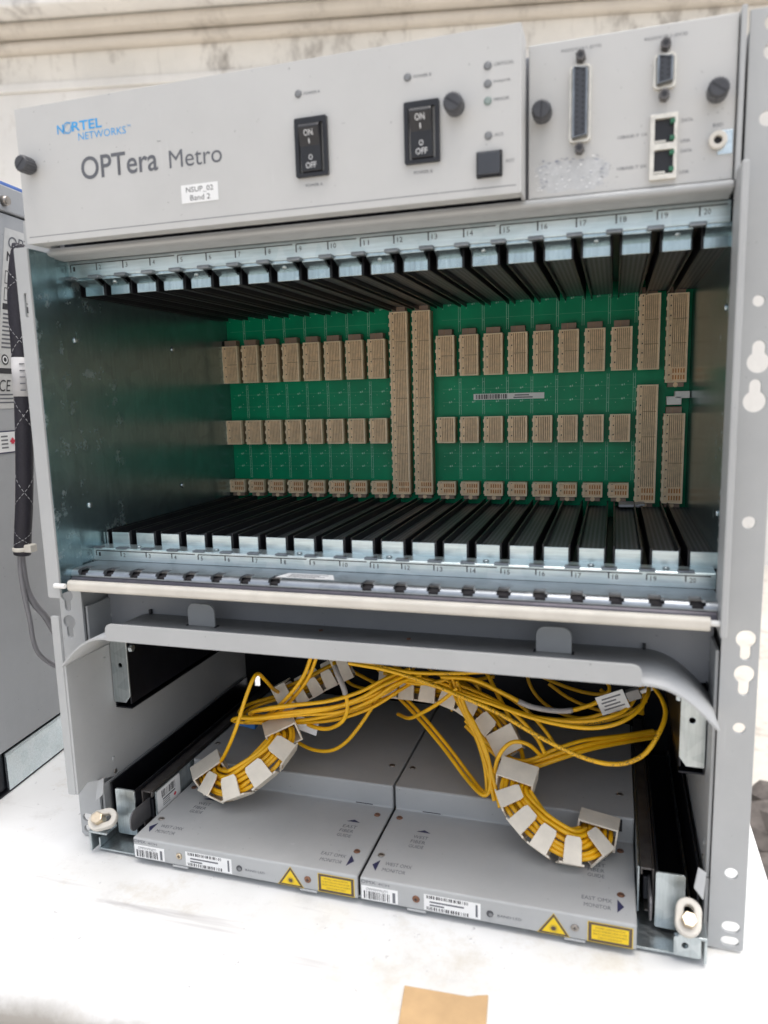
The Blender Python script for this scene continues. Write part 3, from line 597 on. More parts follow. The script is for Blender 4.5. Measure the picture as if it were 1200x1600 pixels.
def thumb(x, z, y0, par, rot=0.6):
    mb = MB(); mb.cyl((x, y0, z), (x, y0 - 2.0, z), 3.4, 3.4, 20)
    n = 36; rr = [4.7 + (0.18 if k % 2 else -0.1) for k in range(n)]
    L = [(x + rr[k]*math.cos(2*math.pi*k/n), z + rr[k]*math.sin(2*math.pi*k/n)) for k in range(n)]
    mb.extrude([L], XZ, y0 - 9.2, y0 - 2.0); mb.cyl((x, y0 - 9.2, z), (x, y0 - 10.0, z), 4.55, 3.9, 28)
    o = mb.build('thumb_screw', DARKG, par, 0.25)
    c, s_ = math.cos(rot), math.sin(rot); xf = Matrix.Translation((x, y0 - 10.02, z)) @ Matrix(((c, 0, -s_, 0), (0, 1, 0, 0), (s_, 0, c, 0), (0, 0, 0, 1)))
    MB().box(-3.8, 3.8, -0.05, 0.3, -0.45, 0.45, 0, xf).build('screw_slot', INK, par)
thumb(268.6, 243.6, -40, power, -0.6); thumb(11.2, 244.2, -40, power, 0.75)
mb = MB(); mb.extrude([rrect(278.6, 291.4, 209.4, 221.7, 0.5, 2), rrect(279.2, 290.8, 210.0, 221.1, 0.4, 2)], XZ, -41.2, -39.9); mb.build('button_frame', BLACK, power, 0.15)
MB().box(279.5, 290.5, -43.4, -39.8, 210.3, 220.8).build('push_button', BUTTON, power, 0.5)

# ---- connector panel
yc = -20.0
cpn = MB().box(301.8, 398.2, yc, yc + 1.6, 202.0, 275.2).box(301.8, 398.2, yc + 1.7, -9, 273.6, 275.2).box(301.8, 303.4, yc + 1.7, -9, 202.2, 273.5).build('connector_panel', GREYW, shelf, 0.5)
def ctext(s, x, z, w, h, m=INKL): text(s, (x, yc - 0.12, z), UX, UZ, w, h, m, cpn, 0.01)
def dsub(x, z0, z1, rows, hw):
    zm = (z0 + z1) / 2; a = (z1 - z0) / 2 - 4.6
    mb = MB(); out = rrect(x - hw, x + hw, zm - a - 1.2, zm + a + 1.2, 2.2, 4); inn = [(x - hw*0.52, zm - a + 0.6), (x + hw*0.52, zm - a + 1.6), (x + hw*0.52, zm + a - 1.6), (x - hw*0.52, zm + a - 0.6)]
    mb.extrude([out], XZ, yc - 0.9, yc - 0.02, 0)
    sh_ = [(x - hw*0.68, zm - a + 0.2), (x + hw*0.68, zm - a + 1.4), (x + hw*0.68, zm + a - 1.4), (x - hw*0.68, zm + a - 0.2)]
    mb.extrude([sh_, inn], XZ, yc - 5.5, yc - 0.9, 1); mb.extrude([inn], XZ, yc - 5.0, yc - 0.9, 2)
    for r_ in range(rows):
        zz = zm + (r_ - (rows - 1)/2) * (2*a - 4) / max(1, rows - 1)
        for sx, dz in ((-1.35, 0.5), (1.35, -0.5)): mb.cyl((x + sx, yc - 5.0, zz + dz), (x + sx, yc - 5.12, zz + dz), 0.55, n=8, mat=3)
    mb.extrude([rrect(x - hw, x + hw, zm - a - 1.2, zm + a + 1.2, 2.2, 4), rrect(x - hw*0.80, x + hw*0.80, zm - a - 0.3, zm + a + 0.3, 1.6, 4)], XZ, yc - 2.4, yc - 0.9, 0)
    mb.build('serial_port', [SHELL, ZINCD, BUTTON, INK], cpn, 0.2)
    for zz in (z0, z1):
        mb = MB(); mb.cyl((x, yc - 0.1, zz), (x, yc - 5.5, zz), 2.5, 2.5, 6, 0, False); mb.cyl((x, yc - 5.5, zz), (x, yc - 5.6, zz), 1.3, n=14, mat=1); mb.build('jack_screw', [SLIDE, INK], cpn, 0.25)
dsub(327.2, 222.9, 265.4, 13, 5.2); dsub(366.2, 242.4, 264.8, 5, 5.1)
ctext('RS232/V.24-1 (DTE)', 317.8, 269.2, 19, 1.7); ctext('RS232/V.24-2 (DCE)', 356.8, 268.5, 19, 1.7)
mb = MB(); mb.extrude([rrect(360.4, 372.8, 204.6, 234.5, 0.4, 2), rrect(362.4, 371.2, 221.2, 232.4, 0.3, 2), rrect(362.4, 371.2, 207.0, 218.2, 0.3, 2)], XZ, yc - 2.6, yc + 1.0, 0)
mb.box(361, 372.2, yc - 0.35, yc - 0.05, 205, 234, 1); mb.build('network_jack', [SHELL, BLACK], cpn, 0.2)
for z in (222.2, 229.8, 208.0, 215.6): MB().box(369.4, 371.6, yc - 2.9, yc - 0.4, z, z + 2.0).build('jack_lamp', plain('dim_green_lens', (0.03, 0.14, 0.075), 0.3) if 'dim_green_lens' not in bpy.data.materials else bpy.data.materials['dim_green_lens'], cpn, 0.2)
for z in (222.0, 207.8): MB().box(362.5, 367.6, yc - 0.9, yc - 0.4, z, z + 0.9).build('jack_contacts', SHELL, cpn)
for s, x, z, w in (('10BASE-T 1X', 345.4, 226.0, 13.8), ('10BASE-T 2X', 345.4, 211.4, 13.8), ('DATA', 374.6, 230.3, 5.0), ('LINK', 374.4, 221.0, 4.4), ('DATA', 374.6, 216.4, 5.0), ('LINK', 374.4, 206.8, 4.4), ('ESD', 388.7, 226.3, 4.4)): ctext(s, x, z, w, 1.5)
thumb(309.0, 241.6, yc, cpn, 1.5); thumb(389.6, 240.6, yc, cpn, -0.6)
MB().box(391, 397.6, yc - 0.6, yc - 0.05, 213.4, 224.3).build('jack_backing', ZINCB, cpn, 0.15)
mb = MB(); mb.extrude([circ(390.8, 219.6, 4.1, 28), circ(390.8, 219.6, 1.9, 20)], XZ, yc - 3.6, yc - 0.7); o = mb.build('ground_jack', [NYLON], cpn, 0.4)
MB().cyl((390.8, yc - 0.9, 219.6), (390.8, yc - 0.75, 219.6), 2.0, n=16).build('jack_hole', INK, cpn)
# torn label remains: a dull smear of adhesive with ragged paper flecks
rnd = random.Random(5); mb = MB()
def flake(cx, cz, w, h, m, y):
    n = rnd.randint(5, 9); tl = rnd.uniform(-0.35, 0.35); pts = []
    for k in range(n):
        u, v = w*math.cos(2*math.pi*k/n)*rnd.uniform(.3, 1), h*math.sin(2*math.pi*k/n)*rnd.uniform(.3, 1); pts.append((cx + u*math.cos(tl) - v*math.sin(tl), y, cz + u*math.sin(tl) + v*math.cos(tl)))
    mb.add(pts, [tuple(range(n))], m)
n = 44; mb.add([(323.5 + (18 + rnd.uniform(-2.5, 1.5))*math.copysign(abs(math.cos(2*math.pi*k/n))**0.6, math.cos(2*math.pi*k/n)), yc - 0.03, 212 + (8 + rnd.uniform(-1.4, .8))*math.copysign(abs(math.sin(2*math.pi*k/n))**0.6, math.sin(2*math.pi*k/n))) for k in range(n)], [tuple(range(n))], 3)
for k in range(150):
    x, z = rnd.uniform(305.5, 341), rnd.uniform(204.2, 220)
    edge = min(x - 305, 341.5 - x) < 7 or z > 217.5
    if not edge and rnd.random() < 0.45: continue
    flake(x, z, rnd.uniform(0.25, 1.7 if edge else 1.2), rnd.uniform(0.12, 0.5), rnd.choice((0, 1, 2, 2, 2, 3)) if edge else rnd.choice((0, 0, 4, 4, 2)), yc - 0.05 - 0.002*k)
mb.build('torn_label', [PAPER, INKL, plain('adhesive_blue_grey', (0.20, 0.215, 0.28), 0.5), plain('adhesive_smear', (0.50, 0.505, 0.505), 0.22, 0, 0.10, 300, 0.3, 700), plain('pale_adhesive', (0.62, 0.63, 0.63), 0.3)], cpn, recalc=False)

# ---- lips and label strips
prof = [(-4, 202.0), (-19, 202.0), (-21.6, 201.2), (-23.0, 199.6), (-22.4, 197.8), (-20, 197.0), (-4, 196.4)]
MB().extrude([prof], lambda u, v, a: (a, u, v), -1.6, 398.9).build('front_lip', GREY, shelf, 0.8, 3)
MB().box(-1.4, 400, -3.8, 3, 197.6, 203.2).build('lip_backing', BLACKM, shelf)
top_strip = MB().extrude([[(-0.6, 197.2), (1.2, 197.2), (1.2, 186.4), (-0.6, 186.4)]], lambda u, v, a: (a, u, v), -4.5, 400.6).build('label_strip', ZINCP, shelf, 0.35)
bot_strip = MB().extrude([[(0, -5.2), (0, 3.0), (0.6, 3.6), (14, 3.9), (14, 2.4), (1.6, 2.0), (1.6, -5.2)]], lambda u, v, a: (a, u, v), -5.0, 401.4).build('label_strip', ZINCP, shelf, 0.3)
def strip_print(par, y, zl, sgn, tick, num):
    mb = MB()
    for a in (0, 4, 8, 10, 14, 18, 18.0):
        pass
    for a, b in ((0, 4), (4, 8), (8, 10), (10, 14), (14, 18), (18, 20)):
        x1 = TX[b] - 2.4 if b < 20 else 399
        mb.box(TX[a], x1, y - 0.12, y - 0.05, zl, zl + 0.6)
    for i in range(20): mb.box(TX[i] - 0.35, TX[i] + 0.35, y - 0.12, y - 0.05, zl - tick, zl)
    mb.build('tick_marks', INK, par)
    for i in range(20): text(str(i + 1), (TX[i] + 2.0, y - 0.12, zl - num), UX, UZ, 1.5 if i < 9 else 3.2, 2.8, INK, par, 0.01, 'slot_number')
strip_print(top_strip, -0.6, 194.6, 1, 4.4, 3.9); strip_print(bot_strip, 0.0, 1.5, 1, 3.2, 3.6)
tabm = MB().box(3.3, 17.5, 14.1, 15.3, 3.0, 12.3); t0 = tabm.build('slot_tab', ZINCP, shelf, 0.25)
tabm = MB().box(3.3, 17.5, 8.2, 9.6, 175.6, 182.8).extrude([[(-0.5, 186.3), (1.1, 186.3), (8.1, 183.2), (8.1, 181.4), (6.6, 181.2), (-0.5, 184.4)]], lambda u, v, q: (q, u, v), 3.3, 17.5); t1 = tabm.build('slot_tab', ZINCT, shelf, 0.25)
hk0 = MB().box(-4.2, 4.6, -0.5, 4.5, 3.5, 4.5).build('slot_hook', ZINCD, shelf, 0.5)
hk1 = MB().box(-5.0, 3.4, -4.4, 1.0, 184.9, 187.0).build('slot_hook', ZINCD, shelf, 0.5)  # upper hooks: their shadow is put into the darker zinc
rl = MB()
for x in (-3.0, 2.1): rl.box(x, x + 1.1, 15.6, 204, -1.5, 13.6)
rl.box(-1.8, 2.0, 15.6, 204, -1.5, 0); r0 = rl.build('guide_rail', BLACK, shelf, 0.2)
rl = MB()
for x in (-3.0, 2.1): rl.box(x, x + 1.1, 9.8, 204, 175.6, 189)
rl.box(-1.8, 2.0, 9.8, 204, 188, 189); r1 = rl.build('guide_rail', BLACK, shelf, 0.2)
m0 = MB().box(3.6, 17.0, 15.4, 203, 8.5, 9.4).build('vent_strip', PERF, shelf); m1 = MB().box(3.6, 17.0, 9.8, 203, 178.6, 179.5).build('vent_strip', PERF, shelf)
for i in range(1, 20):
    for o in (t0, t1, hk0, hk1, r0, r1): copy_at(o, TX[i])
    if i < 20:
        for o in (m0, m1): copy_at(o, TX[i])
MB().box(-1.4, -0.3, 14.1, 15.3, 3, 12.2).build('slot_tab', ZINC, shelf)
for k in (1, 4, 7, 10, 13, 16, 18):
    MB().cyl((TX[k] + 10.4, 6.5, 3.95), (TX[k] + 10.4, 6.5, 4.9), 2.0, 1.4, 18).build('strip_rivet', ZINC, shelf)
    MB().cyl((TX[k] + 10.4, 3.6, 183.4), (TX[k] + 10.4, 3.1, 182.0), 1.8, 1.3, 18).build('strip_rivet', ZINC, shelf)
MB().box(-1.8, 402.8, 1.7, YB, -8, -5.6).build('cage_floor', BLACKM, shelf); MB().box(-1.8, 402.8, 3.1, YB, 195, 198).build('cage_roof', BLACKM, shelf)

# ---- backplane
YP = 209.0
bp = MB().box(-1.8, 402.8, YP, YP + 2.4, -5, 194).build('backplane', PCB, shelf)
mb = MB(); ys = YP - 0.12
def line(x0, x1, z0, z1): mb.box(x0, x1, ys, ys + 0.06, z0, z1)
for i in list(range(1, 9)) + list(range(11, 19)):
    x = TX[i] - 4.2
    for (a, b) in ((30, 62), (86, 117), (156, 190)):
        line(x - 0.95, x - 0.65, a, b); line(x + 0.65, x + 0.95, a, b)
        for q in (0.25, 0.62, 0.88):
            z = a + (b - a) * q; line(x - 0.95, x + 0.95, z, z + 0.35)
for i in list(range(0, 8)) + list(range(10, 18)):
    for z in (41, 52.5, 96.5, 107.5, 178):
        line(TX[i] + 6.3, TX[i] + 7.5, z - 0.5, z + 0.8); line(TX[i] + 8.2, TX[i] + 8.8, z - 0.2, z + 1.3); line(TX[i] + 1.6, TX[i] + 2.1, z - 3, z - 2.4); line(TX[i] + 11, TX[i] + 11.6, z + 2.6, z + 3.2)
mb.build('board_traces', SILK, bp)['kind'] = 'stuff'; mb = MB(); ys = YP - 0.08
for z in (41, 52.5, 96.5, 107.5, 166, 178):
    line(2, 155, z, z + 0.3); line(204, 362, z, z + 0.3)
mb.build('board_traces', SILKH, bp)['kind'] = 'stuff'
def conn(x, z0, z1, pins=None, tabs=(True, False), grooves=7):
    """open-pin-field housing: side walls, a ribbed field of contacts and keying notches along the left edge"""
    yf = 198.0; w = 15.6; mb = MB()
    mb.box(x, x + w, yf + 4, YP - 0.1, z0 + 0.2, z1 - 0.2, 1)
    mb.box(x, x + 1.1, yf, yf + 4, z0, z1, 5); mb.box(x + w - 1.1, x + w, yf, yf + 4, z0, z1, 5)
    mb.box(x + 1.1, x + w - 1.1, yf, yf + 4, z1 - 0.9, z1, 5); mb.box(x + 1.1, x + w - 1.1, yf, yf + 4, z0, z0 + 0.9, 5)
    fz0, fz1 = z0 + 0.9, z1 - 0.9
    if pins:
        p0, p1 = pins; fz0 = max(fz0, p1) if p0 <= z0 + 3 else fz0
    mb.box(x + 1.1, x + 4.2, yf + 0.7, yf + 4, z0 + 0.9, z1 - 0.9)
    gw = (w - 1.1 - 4.2) / grooves
    for k in range(grooves): mb.box(x + 4.2 + gw*k + gw*0.30, x + 4.2 + gw*(k+1), yf + 0.5, yf + 4, fz0, fz1)
    nz = max(2, int((z1 - z0) / 7))
    for k in range(nz):                                    # keying bumps and holes
        zz = z0 + (z1 - z0) * (k + 0.5) / nz
        mb.box(x - 0.7, x + 1.5, yf - 0.5, yf + 3, zz - 1.3, zz + 1.3, 5); mb.box(x + 2.3, x + 3.2, yf + 0.62, yf + 0.75, zz + 1.6, zz + 2.7, 3)
    k = int((fz1 - fz0) / 26)
    for q in range(1, k + 1): mb.box(x + 4.3, x + w - 1.1, yf + 0.42, yf + 0.6, fz0 + (fz1 - fz0)*q/(k+1) - 0.25, fz0 + (fz1 - fz0)*q/(k+1) + 0.25, 1)
    if pins:
        p0, p1 = pins; mb.box(x + 4.2, x + w - 1.1, yf + 0.9, yf + 4, p0, p1, 0)
        for r_ in range(2):
            for c in range(5):
                xx = x + 5.2 + c * 1.95; zz = p0 + (p1 - p0) * (0.14 + 0.46 * r_)
                mb.box(xx, xx + 1.0, yf + 0.72, yf + 0.95, zz, zz + (p1 - p0)*0.30, 2)
    if tabs[0]: mb.box(x + 1.6, x + w - 2.4, yf + 3.0, YP - 0.2, z1 + 0.1, z1 + 5.2, 4); mb.box(x + 6.4, x + 6.9, yf + 2.7, yf + 3.2, z1 + 0.3, z1 + 5.0, 1)
    if tabs[1]:
        mb.box(x + 2.0, x + w - 1.8, yf + 2.2, YP - 0.2, z0 - 3.4, z0 - 0.1, 4); mb.cyl((x + 7.8, yf + 1.8, z0 - 1.8), (x + 7.8, yf + 3, z0 - 1.8), 1.9, n=10, mat=0)
    return mb.build('connector', [TAN, TAND, COPPER, INK, plain('weathered_flange', (0.30, 0.215, 0.16), 0.6) if 'weathered_flange' not in bpy.data.materials else bpy.data.materials['weathered_flange'], CREAM], bp, 0.12, 1)
X0 = -2.1
cu0 = conn(X0, 118.9, 152.6); cm0 = conn(X0, 62.3, 84.4, None, (False, False)); cl0 = conn(X0, 16.9, 28.8, (17.8, 27.8), (False, True))
for i in list(range(1, 8)) + list(range(10, 18)):
    for o in (cu0, cm0, cl0): copy_at(o, TX[i])
lg = conn(X0 + TX[8], 17.2, 174.4, (18.0, 29), (True, True)); copy_at(lg, PITCH)
conn(X0 + TX[18], 118.8, 176.6, None, (True, False)); conn(X0 + TX[18], 12.8, 107, (13.6, 26), (False, True))
conn(X0 + TX[19], 108.2, 175.8, (109, 120), (True, True)); conn(X0 + TX[19], 12.8, 84.2, (13.6, 26), (True, True))
MB().box(385.6, 396.4, 196, 208, 91, 97.5).box(391.5, 402.3, 196, 207.9, 96, 101.4).build('keying_clip', WHITEP, bp, 0.4)
MB().box(146, 158, 188, 202, 182.4, 185.2).box(158.4, 186, 186, 203, 181.2, 184.8).build('keying_clip', plain('grey_clip', (0.42, 0.42, 0.43), 0.5), bp, 0.4)
MB().box(351.5, 368.5, 182, 203, 11.6, 13.6).box(366, 371, 180, 196, 13, 14.4).build('keying_clip', bpy.data.materials['grey_clip'], bp, 0.4)
mb = MB(); mb.box(231, 290.5, YP - 0.35, YP - 0.2, 98.3, 103.3); fnb = lambda a, z: (a, YP - 0.42, z)
bars(mb, 233, 98.9, 27, 3.8, 46, fnb, 1, 3)
for k in range(2): mb.box(265 + k, 281 - 3*k, YP - 0.42, YP - 0.4, 99.2 + 1.9*k, 100.2 + 1.9*k, 2)
mb.build('barcode_label', [PAPER, INK, INKL], bp, recalc=False)

# ---- notched air-baffle bar and white bar under the slots
NX = [9.8 + 20.0*k for k in range(20) if k not in (8, 9)]
ROLL = [(-23.8 - 4.4*math.sin(math.radians(t)), -9.6 + 4.4*math.cos(math.radians(t))) for t in range(0, 100, 10)]
BACK = [(-26.8, -10.6), (-24.8, -9.8), (-23.0, -6.6), (0.2, -6.6)]
def barprof(x0, x1, mb, cut=0):
    """folded sheet with a rolled front edge; cut = how far round the roll a notch goes"""
    pr_ = ([(0.2, -5.3)] + ROLL + BACK) if not cut else ROLL[cut:] + [(-26.8, -10.6), (-25.8, -10.2), (ROLL[cut][0] + 1.1, ROLL[cut][1] - 0.3)]
    mb.extrude([pr_], lambda u, v, a: (a, u, v), x0, x1)
mb = MB(); xs = [0.6] + [q for x in NX for q in (x - 4.0, x + 4.0)] + [400.6]
for a, b in zip(xs[0::2], xs[1::2]): barprof(a, b, mb)
for x in NX:
    barprof(x - 4.0, x - 2.9, mb, 6); barprof(x - 2.9, x + 2.9, mb, 8); barprof(x + 2.9, x + 4.0, mb, 6); mb.box(x - 4.0, x + 4.0, -17.0, 0.2, -6.6, -5.3); mb.box(x + 2.4, x + 4.0, -23.4, -17.0, -6.6, -5.3)
notch = mb.build('notched_bar', ZINCN, shelf, 0.0)
MB().box(1, 400.4, -23.6, -14, -10.8, -8.6).build('notch_shade_strip', plain('notch_shade', (0.03, 0.027, 0.03), 0.8), shelf)  # dark strip standing in for the shade inside the notches
MB().extrude([[(-27.8, -9.9), (-29.2, -11.2), (-31.5, -15.5), (-30.3, -15.5), (-27.6, -11.0), (-26.2, -10.6)]], lambda u, v, a: (a, u, v), 1.5, 399).build('bar_lip', LIP_M, shelf, 0.2)
mb = MB(); mb.add([(152, -10, -5.15), (182, -10, -5.15), (187, -21.5, -5.15), (148, -21.5, -5.15)], [(0, 1, 2, 3)])
for k in range(4): mb.box(155, 180 - (k*5) % 9, -13.2 - 2.2*k, -12.4 - 2.2*k, -5.13, -5.08, 1)
mb.build('paper_label', [PAPER, INKL], notch, recalc=False)
MB().extrude([rrect(-39.4, -33.9, -17.4, -10.3, 2.2, 4)], lambda u, v, a: (a, u, v), 6.5, 394.8).build('white_bar', NYLON, shelf, 0.6, 3)
MB().cyl((-1.5, -41.5, -13.2), (7.0, -41.5, -13.2), 1.7, n=16).build('hinge_pin', WHITEP, shelf, 0.4); MB().cyl((394.9, -36, -13.6), (402.5, -36, -13.6), 1.6, n=16).build('hinge_pin', WHITEP, shelf, 0.4)

# ---- recess and fibre tray
MB().box(-1.8, 402.8, 10, 12, -63, -8.2).build('recess_panel', GREYD, shelf)
ZF = -45.0
def tray():
    top = []; 
    for k in range(15):
        t = k / 14; top.append((0.2 + 36 * t, ZF - 22 * (1 - math.sin(t * math.pi / 2)) ** 1.15))
    path = top + [(401 - x, z) for x, z in reversed(top)]
    n = len(path); vs = []
    for y in (-44.6, 9.8):
        for x, z in path: vs.append((x, y, z))
    for y in (-44.6, 9.8):
        for x, z in path: vs.append((x, y, z - 1.5))
    f = [(k, k+1, n+k+1, n+k) for k in range(n-1)] + [(2*n+k, 3*n+k, 3*n+k+1, 2*n+k+1) for k in range(n-1)]
    e = [(k, 2*n+k, 2*n+k+1, k+1) for k in range(n-1)] + [(n+k, n+k+1, 3*n+k+1, 3*n+k) for k in range(n-1)]
    mb = MB(); mb.add(vs, f, 0, True); mb.add(vs, e, 0, False); mb.add(vs, [(0, n, 3*n, 2*n), (n-1, 3*n-1, 4*n-1, 2*n-1)], 0); return mb
tr_ = tray().build('fibre_tray', GREY, shelf)
MB().extrude([rrect(38.5, 362.8, -46.4, -35.0, 4.5, 6, (0, 1, 1, 0))], XZ, -46.2, -44.7).build('tray_lip', GREY, tr_, 0.6, 3)
for x in (76, 306): MB().extrude([rrect(x, x + 20, ZF + 0.1, -29.6, 5.5, 6, (0, 1, 1, 0))], XZ, -9, -7.6).build('tray_tab', GREY, tr_, 0.4)
for x in (75.4, 96.8, 305.2, 326.8): MB().box(x - 0.7, x + 0.7, -10.5, -5.5, ZF + 0.03, ZF + 0.5).build('tab_relief', INK, tr_)
for x in (34.5, 366): MB().box(x - 0.9, x + 0.9, 7.6, 9.6, ZF + 0.2, ZF + 3.4).build('relief_slot', INK, tr_)
for x, y in ((228, -4), (168, 0)): MB().cyl((x, y, ZF), (x, y, ZF + 0.5), 1.6, 1.2, 12).build('tray_rivet', RUST, tr_)

# ---- lower compartment
for sgn in (0, 1):
    fx = (lambda x: 401 - x) if sgn else (lambda x: x)
    B = lambda mb, a, b, *r: mb.box(min(fx(a), fx(b)), max(fx(a), fx(b)), *r)
    mb = MB()
    if not sgn: mb.extrude([[(-40, -67), (-40, -162), (-30, -158), (-2, -168), (205, -168), (205, -35), (-14.5, -35), (-14.5, -67)]], YZ, -1.9, -0.1)
    else: B(mb, -1.9, -0.1, -14, 205, -168, -35)
    mb.build('lower_side_plate', GREY, shelf, 0.4)
    if not sgn: MB().extrude([rrect(-8.2, -2.0, -162, -34.6, 1.0, 3)], XZ, -40.4, -38.9).build('side_flange', GREY, shelf, 0.5)
    B(MB(), -1.9, -0.1, -14.5, 205, -208, -168.4).build('lower_wall', GREY, shelf)
    # upper runner bracket: bright folded front on a dark angle
    zc = [(fx(0.6), -66), (fx(14.5), -66), (fx(14.5), -107), (fx(10.5), -112.5), (fx(0.6), -112.5)]
    br = MB().extrude([zc, circ(fx(8), -84, 1.7, 14)], XZ, 4.4, 5.8).build('runner_bracket', ZINC, shelf, 0.3)
    mb = MB(); B(mb, 13.2, 14.4, 5.9, 200, -113.5, -64); B(mb, 0.4, 14.4, 5.9, 200, -117.5, -116.3); B(mb, 0.3, 1.2, 5.9, 200, -116.2, -62)
    mb.build('runner_angle', BLACKM, shelf, 0.3)
    for yy in (9, 75): MB().cyl((fx(14.5), yy, -72), (fx(17), yy, -72), 3.2, 2.6, 6, 0, False).build('runner_screw', ZINC, shelf, 0.3)
    # drawer slide
    mb = MB(); B(mb, 2.2, 3.6, -10, 200, -205, -168); B(mb, 3.7, 25, -10, 200, -205, -203.6); B(mb, 24.6, 26, -13.6, 200, -203.4, -169.5); mb.build('slide_channel', BLACKM, shelf, 0.3)
    MB().extrude([[(fx(x), z) for x, z in rrect(10.4, 26.2, -203.2, -168.6, 1.2, 3)]], XZ, -15.6, -14.2).build('slide_cap', ZINC, shelf, 0.4)
    mb = MB(); B(mb, 26.3, 27.6, -8, 200, -200, -172); B(mb, 27.7, 34, -8, 200, -173.4, -172); B(mb, 27.7, 31.5, -8, 200, -200, -198.8); B(mb, 32.8, 34, -6, 200, -178, -173.5); mb.build('slide_rail', SLIDE, shelf, 0.4)
    mb = MB(); B(mb, 27.9, 32.4, -3, 180, -196, -181); mb.build('slide_core', BLACKM, shelf, 0.8)
    mb = MB(); mb.extrude([rrect(-26, 2, -195, -180, 5.5, 5)], lambda u, v, a: (a, u, v), min(fx(28.4), fx(29.6)), max(fx(28.4), fx(29.6))); mb.build('release_lever', plain('grey_lever_steel', (0.17, 0.165, 0.17), 0.4, 0.6) if 'grey_lever_steel' not in bpy.data.materials else bpy.data.materials['grey_lever_steel'], shelf, 0.3)
    mb = MB(); B(mb, 34.3, 35.6, -3.5, 190, -204, -174.6); zp = mb.build('slide_panel', ZINC, shelf, 0.3)
    for yy in (-1.3, -0.4): pass
    for (yy, zz) in ((11, -48.4), (-1.3, -154.5), (-0.4, -164.6), (-1.4, -78.1)): MB().cyl((fx(-0.1), yy, zz), (fx(0.5), yy, zz), 1.9, 1.5, 14).build('wall_rivet', SCREW if zz < -160 else GREY, shelf)
    # foot: bent bracket, nylon washer and plated bolt
    s_ = -1 if sgn else 1
    MB().extrude([[(fx(0.4), -161.5), (fx(4.6), -159.5), (fx(7.0), -169), (fx(2.2), -174)]], lambda u, v, q: (u, q + (v + 165) * 0.5, v), -22.6, -21.2).build('bent_tab', GREY, shelf, 0.4)
    mb = MB(); B(mb, 0, 15, -34, -22, -193.5, -191.8); B(mb, 0, 1.6, -33.8, -17.2, -207.5, -193.6); mb.build('foot_bracket', ZINC, shelf, 0.5)
    if sgn: MB().extrude([rrect(384, 398, -205.5, -193.8, 1.2, 3), circ(389.8, -198.6, 1.8, 14)], XZ, -33, -30).build('foot_block', ZINC, shelf, 0.6)
    nrm = Vector((0.15 if not sgn else 0.05, -0.62, 0.77)).normalized(); au = (Vector((0.9, 0.35, 0.25)) if not sgn else Vector((0.1, 0.5, 0.8))); au = (au - nrm * au.dot(nrm)).normalized(); av = nrm.cross(au)
    c0 = Vector((9.0 if not sgn else 391.0, -31, -184.5))
    fn = lambda u, v, a: tuple(c0 + au * u + av * v + nrm * a)
    MB().extrude([slot(1.5, 0, 20, 13.6, 10), slot(2.5, 0, 10, 5.4, 8)], fn, -2.6, 2.6).build('nylon_washer', NYLON, shelf, 1.0, 3)
    mb = MB(); q = c0 - au * 1.0; mb.cyl(q - nrm * 3, q + nrm * 7.0, 4.3, 4.3, 6, 0, False); mb.build('foot_bolt', BRASS, shelf, 0.5)
# label on the left slide panel
mb = MB(); fnl = lambda u, z: (35.75, u, z)
mb.extrude([rrect(-2.6, 27, -193.5, -175.4, 1.4, 3)], lambda u, v, a: (a, u, v), 35.62, 35.68)
bars(mb, 3, -183.0, 18, 5.6, 30, fnl, 1, 9); mb.add([fnl(4, -185.2), fnl(20, -185.2), fnl(20, -184.0), fnl(4, -184.0)], [(0, 1, 2, 3)], 2)
leaf(mb, Vector((35.76, 19.5, -188.3)), Vector((0, 1, 0)), Vector((0, 0, 1)), 2.0, 3)
for k in range(3): mb.add([fnl(4, -189.6 + 1.5*k), fnl(13, -189.6 + 1.5*k), fnl(13, -189 + 1.5*k), fnl(4, -189 + 1.5*k)], [(0, 1, 2, 3)], 2)
mb.build('slide_label', [PAPER, INK, INKL, RED], shelf, recalc=False)
mb = MB(); mb.box(4.2, 396.8, -30, 204, -208, -206.6).box(4.2, 5.6, -29.8, 203, -206.5, -199); mb.box(395.4, 396.8, -29.8, 203, -206.5, -199); mb.build('drawer_floor', ZINC, shelf, 0.5)
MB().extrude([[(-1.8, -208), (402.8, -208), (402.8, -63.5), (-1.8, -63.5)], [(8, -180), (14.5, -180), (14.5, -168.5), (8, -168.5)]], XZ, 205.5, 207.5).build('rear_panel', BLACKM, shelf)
MB().box(-1.8, 402.8, 12.2, 205.3, -63.2, -61.6).build('compartment_roof', BLACKM, shelf)

